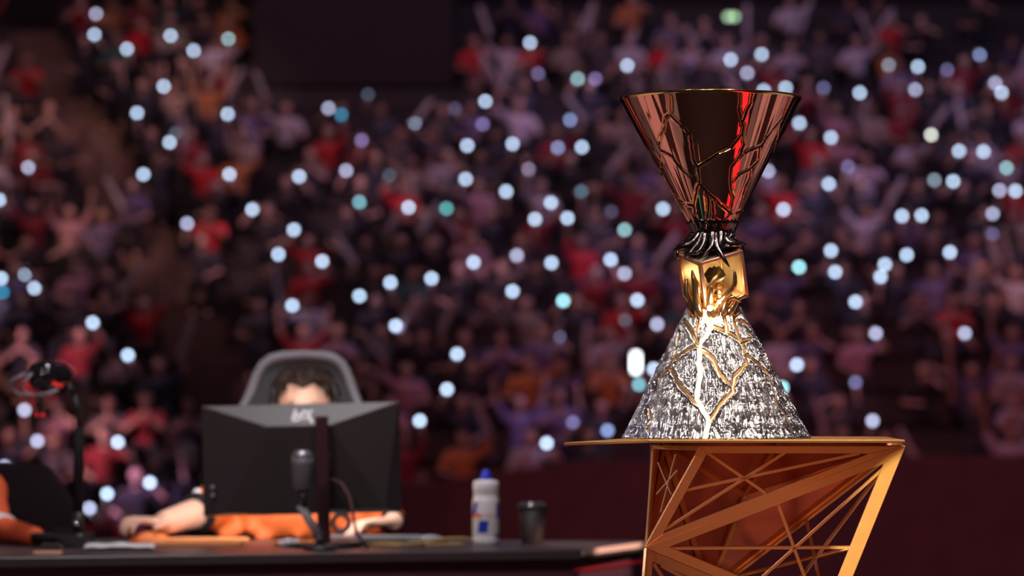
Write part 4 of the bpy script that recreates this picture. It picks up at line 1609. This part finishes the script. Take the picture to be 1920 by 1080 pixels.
# ---- second player, cut by the left edge
QX = -1.715
b2, j2 = MB(), MB()
pel2 = np.array([QX, 9.46, .52])
ch2 = np.array([QX, 9.44, .82])
nk2 = np.array([QX, 9.41, .97])
h2 = np.array([QX - .02, 9.36, 1.15])
H2 = add_head(b2, h2, 1.0, R(-12), R(8))
b2.capsule(nk2, h2 + (0, .02, -.05), .056, .052)
for B, g_ in ((b2, 0), (j2, .014)):
    B.ball(pel2, .15 + g_, 16, 12, (1.15, .85, .9))
    B.capsule(pel2 + (0, 0, .05), ch2, .13 + g_, .14 + g_)
    B.capsule(nk2 + (-.16, .03, -.06), nk2 + (.16, .03, -.06), .058 + g_, .058 + g_)
s2r, s2l = np.array([QX + .165, 9.40, .905]), np.array([QX - .19, 9.42, .905])
e2r, w2r = np.array([-1.478, 9.14, .825]), np.array([-1.330, 8.95, .803])
e2l, w2l = np.array([QX - .26, 9.16, .835]), np.array([QX - .08, 9.0, .825])
for B, g_ in ((b2, 0), (j2, .012)):
    B.capsule(s2r, e2r, .052 + g_, .042 + g_)
    B.capsule(s2l, e2l, .052 + g_, .042 + g_)
    B.capsule(e2r, lerp(e2r, w2r, 1), .034 + g_ * .6, .022 + g_ * .6)
    B.capsule(e2l, lerp(e2l, w2l, 1), .034 + g_ * .6, .022 + g_ * .6)
add_hand(b2, w2r, (.75, -.5, -.02), (-.5, -.8, 0), (0, .05, 1), .5, .95)
add_hand(b2, w2l, (.75, -.5, -.02), (-.5, -.8, 0), (0, .05, 1), .5, .95)
for s_ in (-1, 1):
    hip = pel2 + (s_ * .10, -.02, -.02)
    kn, an = np.array([QX + s_ * .14, 9.04, .50]), np.array([QX + s_ * .15, 9.12, .09])
    b2.capsule(hip, kn, .085, .06)
    b2.capsule(kn, an, .056, .038)
    b2.capsule(an + (0, 0, -.035), an + (0, -.15, -.05), .038, .034)
p2 = link('player', b2.remeshed('player', .0065, 3), M['skin'], None, True)
tag(p2, 'person in orange jersey cut by the left edge, shoulder and sleeve showing', 'person')
link('jersey', j2.remeshed('jersey', .010, 4), mat('red_orange_jersey', (.88, .13, .04), .65, noise=.2, nscale=14), p2, True)
tr = MB()
for s_ in (-1, 1):
    hip = pel2 + (s_ * .10, -.02, -.02)
    kn, an = np.array([QX + s_ * .14, 9.04, .50]), np.array([QX + s_ * .15, 9.12, .12])
    tr.capsule(hip, kn, .097, .072)
    tr.capsule(kn, an, .069, .055)
link('trousers', tr.remeshed('trousers', .014, 3), M['black_soft'], p2, True)
hair_mesh(H2).build('hair', M['hair'], p2, True)
MB().tube([lerp(e2r, w2r, .05), lerp(e2r, w2r, .28)], [.0450, .0420], 18).build('sleeve_patch', M['white'], p2, True)
gl = MB()
add_hand(gl, w2r, (.75, -.5, -.02), (-.5, -.8, 0), (0, .05, 1), .5, 1.10)
link('glove', gl.remeshed('glove', .005, 2), M['black_soft'], p2, True)
for s_ in (-1, 1):
    an = np.array([QX + s_ * .15, 9.12, .09])
    sh_ = MB().capsule(an + (0, .02, -.045), an + (0, -.17, -.05), .046, .040)
    sh_.v = [(x, y, max(z, 0.002)) for x, y, z in sh_.v]
    sh_.build('shoe', M['black'], p2, True)
    MB().ball(H2(s_ * .032, -.078, .004), .013, 12, 8).build('eyeball', M['eye_white'], p2, True)

# ================================================================== CROWD
VOX = .021


def crowd_variant(name, hands, lean_=0.0):
    """seated spectator facing -Y; hands: (left, right) hand positions"""
    b, s, t = MB(), MB(), MB()
    pel, che = np.array([0, .06, .56]), np.array([0, .05 - lean_, .88])
    nk, hd = np.array([0, .04 - lean_, 1.04]), np.array([0, .01 - lean_ * 1.2, 1.20])
    Hh = add_head(b, hd, 1.05)
    b.capsule(nk, hd + (0, .02, -.05), .055, .05, 10)
    for B, g_ in ((b, 0), (s, .022)):
        B.capsule(pel, che, .13 + g_, .145 + g_, 14)
        B.capsule(nk + (-.14, .01, -.07), nk + (.14, .01, -.07), .06 + g_, .06 + g_, 12)
    for q, hnd in ((-1, hands[0]), (1, hands[1])):
        shd = np.array([q * .19, .05 - lean_, .965])
        el = ik(shd, hnd, .285, .265, (q * .7, .15, -.6))
        dr = (np.asarray(hnd) - el)
        dr = dr / np.linalg.norm(dr)
        wr = el + dr * .25
        b.capsule(shd, el, .052, .042, 10)
        b.capsule(el, wr, .040, .030, 10)
        b.capsule(wr, wr + dr * .07, .034, .030, 10)
        for k in range(4):
            sd_ = np.cross(dr, (0, 1, 0))
            sd_ = sd_ / (np.linalg.norm(sd_) + 1e-9)
            b.capsule(wr + dr * .07 + sd_ * (k - 1.5) * .02, wr + dr * .13 + sd_ * (k - 1.5) * .024, .011, .009, 6)
        s.capsule(shd, lerp(shd, el, .8), .074, .066, 10)
        hip, kn, an = np.array([q * .09, .03, .53]), np.array([q * .12, -.36, .53]), np.array([q * .12, -.34, .08])
        b.capsule(hip, kn, .085, .062, 10)
        b.capsule(kn, an, .056, .04, 10)
        b.capsule(an + (0, 0, -.03), an + (0, -.12, -.035), .045, .04, 10)
        t.capsule(hip, kn, .105, .082, 10)
        t.capsule(kn, an + (0, 0, .06), .078, .064, 10)
    mb_ = b.remeshed(name, VOX, 2)
    ms = s.remeshed(name + '_shirt', VOX * 1.4, 2)
    mt = t.remeshed(name + '_trousers', VOX * 1.4, 2)
    mh = hair_mesh(Hh, 1.05, 20, 9, False).fixed(name + '_hair')
    for q, mm in ((mb_, 'crowd_skin'), (ms, 'crowd_cloth'), (mt, 'crowd_cloth'), (mh, 'crowd_hair')):
        q.materials.append(M[mm])
        q.polygons.foreach_set('use_smooth', [True] * len(q.polygons))
    return mb_, ms, mt, mh


PH_H = [1.12, 1.21, 1.30, 1.39, 1.48, 1.56]
PHV = []
for k, h in enumerate(PH_H):
    hand = np.array([.22, -.24 + .10 * max(0, h - 1.3) / .26, h - .03])
    PHV.append((crowd_variant('spectator_phone', ((-.14, -.28, .66), hand)), hand))
REST = {
    'lap': crowd_variant('spectator_lap', ((-.12, -.26, .66), (.12, -.26, .66))),
    'clap': crowd_variant('spectator_clap', ((-.05, -.30, .98), (.05, -.30, .98)), .04),
    'raised': crowd_variant('spectator_raised', ((-.36, -.10, 1.45), (.36, -.10, 1.45))),
    'chin': crowd_variant('spectator_chin', ((-.10, -.26, .70), (.08, -.14, 1.08)), .06),
    'stick': crowd_variant('spectator_stick', ((-.16, -.28, .72), (.34, -.20, 1.36))),
}
SHIRTS = [((.030, .025, .035), 'black', 12), ((.05, .05, .08), 'navy', 8), ((.10, .09, .11), 'charcoal', 7), ((.28, .03, .045), 'burgundy', 4), ((.62, .03, .04), 'red', 3),
          ((.62, .56, .66), 'pale lavender', 3), ((.55, .30, .38), 'dusty pink', 2), ((.60, .22, .08), 'orange brown', 2), ((.42, .33, .30), 'beige', 2), ((.20, .16, .32), 'purple', 3), ((.04, .12, .13), 'dark teal', 1)]
SKINS = [(.62, .38, .32), (.70, .45, .38), (.52, .31, .25), (.36, .20, .15)]
HAIRS = [(.02, .015, .014), (.05, .03, .022), (.12, .07, .04), (.03, .02, .02)]
bag = [s for s in SHIRTS for _ in range(s[2])]
people = []          # (object, row, x, shirt name, pose words)


def add_person(var, loc, scale, mirror, shirt, row, pose):
    o = bpy.data.objects.new('spectator', var[0])
    COL.objects.link(o)
    o.location = loc
    o.scale = (scale * (-1 if mirror else 1), scale, scale)
    o.color = (*rnd.choice(SKINS), 1)
    k = rnd.uniform(.75, 1.2)
    cols = {'shirt': tuple(min(1, c * k) for c in shirt[0]), 'trousers': rnd.choice([(.03, .03, .05), (.05, .05, .06), (.02, .02, .025)]), 'hair': rnd.choice(HAIRS)}
    for nm, me_ in zip(('shirt', 'trousers', 'hair'), var[1:]):
        c = bpy.data.objects.new(nm, me_)
        COL.objects.link(c)
        c.parent = o
        c.color = (*cols[nm], 1)
    people.append([o, row, loc[0], shirt[1], pose])
    return o


LIGHTS = {   # colour of the disc in the picture, strength
    'w': ((.56, .74, 1.0), 1.0), 'l': ((.60, .66, .95), .72), 'b': ((.36, .48, .92), .62), 'd': ((.20, .34, .46), .22), 'p': ((.42, .32, .78), .5), 'q': ((.30, .30, .66), .42),
    't': ((.40, .78, .84), .72), 'u': ((.26, .66, .78), .72), 'g': ((.38, .60, .36), .5), 'h': ((.12, .60, .58), .7), 'c': ((.03, .36, .62), .62), 'y': ((.84, .90, .80), 1.0), 'k': ((.50, .40, .60), .5), 'n': ((.10, .22, .30), .7), 'm': ((.34, .46, .56), .65),
    'v': ((.40, .90, 1.0), 1.05), 's': ((.16, .15, .30), .4)}
NAMES = {'w': 'bluish white', 'l': 'pale lavender', 'b': 'blue', 'd': 'dim grey blue', 'p': 'purple', 'q': 'dim violet', 't': 'pale teal', 'u': 'turquoise', 'g': 'green', 'h': 'teal green', 'c': 'deep cyan', 'y': 'cream white', 'k': 'pinkish', 'n': 'dark teal', 'm': 'grey teal', 'v': 'icy cyan', 's': 'faint violet'}
PHONES = [(180, 26, 'l'), (177, 65, 'w'), (238, 92, 'w'), (320, 67, 'w'), (363, 95, 'w'), (428, 73, 't'), (307, 162, 'w'), (257, 212, 'w'), (427, 214, 'w'), (329, 250, 'd'), (318, 267, 'w'),
          (616, 203, 'l'), (640, 215, 'c'), (690, 177, 'd'), (678, 263, 'p'), (777, 230, 'w'), (910, 190, 'w'), (905, 233, 'p'), (853, 204, 's'), (876, 273, 'w'), (961, 270, 'w'),
          (994, 80, 'w'), (1009, 138, 'q'), (1083, 148, 't'), (1116, 148, 'p'), (1176, 123, 'w'), (1370, 112, 'w'), (1428, 102, 'w'), (1401, 137, 'l'), (1069, 225, 'b'), (1432, 170, 'w'), (1046, 277, 'b'), (1091, 276, 'w'),
          (1473, 165, 'w'), (1544, 165, 'q'), (1612, 174, 'w'), (1666, 122, 'm'), (1721, 125, 'w'), (1776, 131, 'q'), (1716, 168, 'l'), (1837, 103, 'b'), (1866, 156, 'l'), (1878, 174, 'w'), (1499, 231, 'w'), (1558, 258, 'w'), (1746, 253, 'y'), (1798, 283, 'w'), (1844, 284, 'w'),
          (53, 314, 'l'), (269, 327, 'w'), (430, 327, 'w'), (351, 419, 'l'), (473, 393, 'w'), (48, 514, 'w'), (65, 540, 'w'), (2, 522, 'w'), (5, 548, 'c'), (-2, 375, 'w'),
          (561, 331, 'w'), (649, 320, 'l'), (674, 379, 'u'), (837, 391, 'h'), (766, 389, 'w'), (873, 336, 'w'), (949, 359, 'w'), (551, 431, 'w'), (522, 477, 'w'), (604, 490, 'w'), (732, 530, 'w'), (809, 522, 'w'), (888, 492, 'w'), (730, 329, 'd'), (674, 555, 'w'),
          (991, 317, 'k'), (1033, 380, 'w'), (1003, 411, 'w'), (1064, 409, 'w'), (1090, 359, 'n'), (1146, 397, 's'), (1171, 431, 't'), (1243, 392, 'w'), (969, 479, 'l'), (1034, 493, 'w'), (1145, 487, 'w'), (1171, 513, 'l'), (961, 546, 'w'),
          (1440, 321, 'l'), (1590, 313, 'q'), (1554, 345, 'w'), (1469, 393, 'w'), (1752, 338, 'm'), (1787, 340, 'w'), (1887, 315, 't'), (1874, 357, 'l'), (1904, 358, 'w'), (1691, 405, 'w'), (1728, 404, 'w'), (1861, 401, 'l'), (1860, 439, 'q'), (1558, 470, 'w'), (1498, 501, 'v'), (1566, 510, 'w'), (1659, 496, 'w'), (1651, 519, 'w'), (1700, 478, 'w'), (1781, 473, 'w'),
          (174, 605, 'w'), (240, 666, 'w'), (46, 769, 'l'), (548, 573, 'w'), (742, 611, 'w'), (857, 664, 'w'), (838, 730, 'w'), (787, 789, 'w'),
          (1056, 564, 'v'), (1195, 563, 'w'), (1172, 600, 'd'), (1232, 608, 'l'), (1047, 631, 'b'), (1226, 692, 'w'), (1198, 721, 'u'), (1074, 792, 'q'), (1139, 807, 'b'),
          (1604, 566, 'w'), (1642, 625, 'l'), (1809, 625, 'l'), (1494, 684, 'w'), (1466, 727, 'v'), (1604, 717, 'q'), (1636, 789, 'l'),
          (70, 827, 'l'), (221, 829, 'w'), (18, 876, 'd'), (281, 905, 'w'), (201, 926, 'w'), (168, 953, 'l'), (313, 975, 'w'), (1025, 831, 'w'), (8, 875, 'l')]
PHONES = [p for p in PHONES if p != (18, 876, 'd')]
EMS = {}
GAIN = 7.8
for k, (c, s) in LIGHTS.items():
    m = bpy.data.materials.new('phone_light_' + NAMES[k].replace(' ', '_'))
    m.use_nodes = True
    b = m.node_tree.nodes['Principled BSDF']
    b.inputs['Base Color'].default_value = (0.1, 0.1, 0.1, 1)
    b.inputs['Emission Color'].default_value = (*c, 1)
    b.inputs['Emission Strength'].default_value = GAIN * s
    EMS[k] = m
ph_me = MB().box((0, 0, 0), (.074, .010, .150))
ph_body = ph_me.fixed('phone')
bm = bmesh.new()
bm.from_mesh(ph_body)
bmesh.ops.bevel(bm, geom=list(bm.edges), offset=.003, segments=1, affect='EDGES')
bm.to_mesh(ph_body)
bm.free()
ph_body.materials.append(M['phone'])
fl = {}
for k in LIGHTS:
    m = MB().tube([(0, -.005, 0), (0, -.0075, 0)], .036, 20)
    mm = m.fixed('flash_light')
    mm.materials.append(EMS[k])
    fl[k] = mm

scr_m = MB().box((0, .0056, 0), (.066, .0012, .138)).fixed('screen')
scr_mat = mat('phone_screen', (.05, .05, .06), .2, emit=(.70, .62, 1.0), strength=9.0)
scr_m.materials.append(scr_mat)
taken = {}
phones = []
for px, py, kind in PHONES:
    best = None
    for i in range(-1, NROW):
        y = row_y(i) - .20
        z = P(px, py, y)[2]
        h = z - row_z(i)
        if 1.085 <= h <= 1.60:
            best = (i, h)
            break
    if best is None:
        continue
    i, h = best
    k = min(range(len(PH_H)), key=lambda q: abs(PH_H[q] - h))
    var, hand = PHV[k]
    sc = (h) / PH_H[k]
    y = row_y(i)
    pp = P(px, py, y + hand[1] * sc - .05)
    mir = rnd.random() < .4
    for tryk in range(2):
        bx = pp[0] - (-1 if mir else 1) * hand[0] * sc
        if all(abs(bx - q) > .50 for q in taken.get(i, [])) and abs(bx - aisle_x(y)) > .45:
            break
        mir = not mir
    ok = all(abs(bx - q) > .48 for q in taken.get(i, []))
    if ok:
        taken.setdefault(i, []).append(bx)
        side = 'left' if mir else 'right'
        add_person(var, (bx, y, row_z(i)), sc, mir, rnd.choice(bag), i, 'holding up a lit phone')
    o = bpy.data.objects.new('phone', ph_body)
    COL.objects.link(o)
    o.location = tuple(pp)
    o.rotation_euler = (R(rnd.uniform(-6, 6)), R(rnd.uniform(-12, 12)), 0)
    c = bpy.data.objects.new('flash_light', fl[kind])
    COL.objects.link(c)
    c.parent = o
    c = bpy.data.objects.new('screen', scr_m)
    COL.objects.link(c)
    c.parent = o
    phones.append([o, i, pp[0], kind])

# the brightest lamp, an upright camera light in the stand left of the cone
q = P(1192, 680, 45.2)
o = MB().box((0, 0, 0), (.13, .05, .34)).bevelled('video_light', M['black'], None, .01, 1, False, tuple(q))
tag(o, 'tall bright white video lamp in the stand left of the silver cone', 'lamp')
c = MB().box((0, -.03, 0), (.085, .02, .265)).bevelled('lamp_face', mat('lamp_face', (.9, .9, .9), .5, emit=(.85, .93, 1), strength=5.5), o, .02, 2)
MB().tube([(0, 0, -.17), (0, 0, -1.0)], .02, 8).build('pole', M['black'], o, True)
# green exit lamp high in the hall
q = P(1371, 32, 57.5)
o = MB().box((0, 0, 0), (.30, .08, .16)).bevelled('exit_lamp', M['black'], None, .01, 1, False, tuple(q))
tag(o, 'green exit lamp high above the right of the cup', 'lamp')
for s_ in (-.055, .055):
    MB().tube([(s_, -.04, 0), (s_, -.05, 0)], .05, 20).build('lamp_face', mat('green_face', (.2, .4, .2), .5, emit=(.38, .62, .36), strength=3.2), o)


# ---- fill the other seats
def density(px, py):
    if 462 < px < 862 and py < 172:
        return 0.0
    if py < 70 and px > 850:
        return 0.30
    if px > 1500 and py < 140:
        return .5
    if 1640 < px < 1810 and 620 < py < 820:
        return .12
    if px > 1680 and py > 760:
        return .3
    if 700 < px < 1200 and 760 < py:
        return .6
    return .95


cand = []
for i in range(-1, NROW - 1):
    y = row_y(i)
    x0, x1 = (-40 - 960) / FPX * y, (1960 - 960) / FPX * y
    x = x0 + rnd.uniform(0, .3)
    while x < x1:
        xx = x + rnd.uniform(-.07, .07)
        x += .58
        if abs(xx - aisle_x(y)) < .72:
            continue
        if any(abs(xx - q) < .54 for q in taken.get(i, [])):
            continue
        px, py = proj((xx, y, row_z(i) + 1.2))
        if py > 1030 or py < -25 or (py > 900 and px > 760):
            continue
        # fully hidden behind the monitor, the cup or the cone
        if 400 < px < 740 and 790 < py < 960:
            continue
        if py > 850 and 1230 < px < 1640:
            continue
        if rnd.random() < density(px, py):
            cand.append((i, xx, y, px, py))
room_left = 300 - len(people)
rnd.shuffle(cand)
NC = len(cand)
near = sorted(cand, key=lambda c: c[0])
single, far = near[:room_left], near[room_left:]
sticks = []
POSE = {'lap': 'hands in lap', 'clap': 'clapping', 'raised': 'both arms raised', 'chin': 'hand at chin', 'stick': 'holding up a clapper stick'}


def pick_shirt(px):
    s = rnd.choice(bag)
    if px < 480 and rnd.random() < .3:
        s = SHIRTS[rnd.choice([3, 4, 7, 8])]
    if px > 900 and rnd.random() < .3:
        s = SHIRTS[rnd.choice([1, 5, 9])]
    return s


for i, xx, y, px, py in single:
    pose = rnd.choices(['lap', 'clap', 'raised', 'chin', 'stick'], [2, 4, 3, 2, 4])[0]
    mir = rnd.random() < .5
    sc = rnd.uniform(.91, 1.08)
    add_person(REST[pose], (xx, y + rnd.uniform(-.08, .08), row_z(i)), sc, mir, pick_shirt(px), i, POSE[pose])
    if pose == 'stick':
        hx, hy, hz = .34 * (-1 if mir else 1) * sc, -.22 * sc, 1.36 * sc
        sticks.append((xx + hx, y + hy, row_z(i) + hz, R(rnd.uniform(-40, 40)), i))
print('CROWD', len(people), 'far', len(far), 'phones', len(phones), 'sticks', len(sticks))

st_me = MB()
st_me.tube([(0, 0, -.08), (0, 0, -.06), (0, 0, .46), (0, 0, .50)], [.02, .042, .042, .02], 14)
st_me = st_me.fixed('clapper_stick')
st_me.materials.append(M['stick'])
st_objs = []
for x, y, zz, an, i in sticks:
    o = bpy.data.objects.new('clapper_stick', st_me)
    COL.objects.link(o)
    o.location = (x, y, zz)
    o.rotation_euler = (R(rnd.uniform(-10, 25)), an, 0)
    st_objs.append([o, i, x])

# ---- the farther spectators as one crowd
if far:
    low = {}
    for k, v in REST.items():
        parts = []
        for me_ in v:
            co = np.empty(len(me_.vertices) * 3, np.float32)
            me_.vertices.foreach_get('co', co)
            parts.append((co.reshape(-1, 3), [tuple(p.vertices) for p in me_.polygons]))
        low[k] = parts
    vv, ff, cc_ = [], [], []
    n = 0
    for i, xx, y, px, py in far:
        k = rnd.choices(['lap', 'clap', 'raised', 'chin', 'stick'], [4, 4, 2, 3, 2])[0]
        sc = rnd.uniform(.95, 1.05)
        cols = [rnd.choice(SKINS), tuple(c * rnd.uniform(.75, 1.2) for c in pick_shirt(px)[0]), (.03, .03, .05), rnd.choice(HAIRS)]
        for (co, fs_), col in zip(low[k], cols):
            vv.append(co * sc + np.array([xx, y, row_z(i)]))
            ff += [tuple(a + n for a in f) for f in fs_]
            cc_.append(np.tile(np.array([*col, 1], np.float32), (len(co), 1)))
            n += len(co)
    me_ = bpy.data.meshes.new('distant_crowd')
    me_.from_pydata(np.concatenate(vv).tolist(), [], ff)
    ca = me_.color_attributes.new('cloth', 'FLOAT_COLOR', 'POINT')
    ca.data.foreach_set('color', np.concatenate(cc_).ravel())
    mcr = mat('crowd_mixed', (.3, .3, .3), .8)
    at = mcr.node_tree.nodes.new('ShaderNodeAttribute')
    at.attribute_name = 'cloth'
    mcr.node_tree.links.new(at.outputs['Color'], mcr.node_tree.nodes['Principled BSDF'].inputs['Base Color'])
    o = link('distant_crowd', me_, mcr, None, True)
    tag(o, 'mass of seated spectators in the upper rows of the stand', 'crowd', None, 'stuff')

# ---- labels that single out every spectator, phone and stick
ORD = ['first', 'second', 'third', 'fourth', 'fifth', 'sixth', 'seventh', 'eighth', 'ninth', 'tenth', 'eleventh', 'twelfth', 'thirteenth', 'fourteenth', 'fifteenth', 'sixteenth', 'seventeenth', 'eighteenth', 'nineteenth', 'twentieth', 'twenty-first', 'twenty-second', 'twenty-third', 'twenty-fourth', 'twenty-fifth', 'twenty-sixth', 'twenty-seventh', 'twenty-eighth', 'twenty-ninth', 'thirtieth', 'thirty-first', 'thirty-second', 'thirty-third', 'thirty-fourth', 'thirty-fifth', 'thirty-sixth', 'thirty-seventh', 'thirty-eighth', 'thirty-ninth', 'fortieth']


def ranked(items, key):
    rows = {}
    for it in items:
        rows.setdefault(it[1], []).append(it)
    for row, L in rows.items():
        L.sort(key=lambda it: it[2])
        for k, it in enumerate(L):
            key(it, ORD[row + 1], ORD[k])


ranked(people, lambda it, r_, k_: tag(it[0], f'{it[3]} top spectator {it[4]}, {r_} row up, {k_} along from left'.replace('  ', ' '), 'person', 'spectators in the stand'))
ranked(phones, lambda it, r_, k_: tag(it[0], f'phone with {NAMES[it[3]]} light raised in {r_} row up, {k_} light along from left', 'phone', 'lit phones held up in the stand'))
ranked(st_objs, lambda it, r_, k_: tag(it[0], f'pale clapper stick raised in {r_} row up, {k_} stick along from left', 'stick', 'clapper sticks in the stand'))
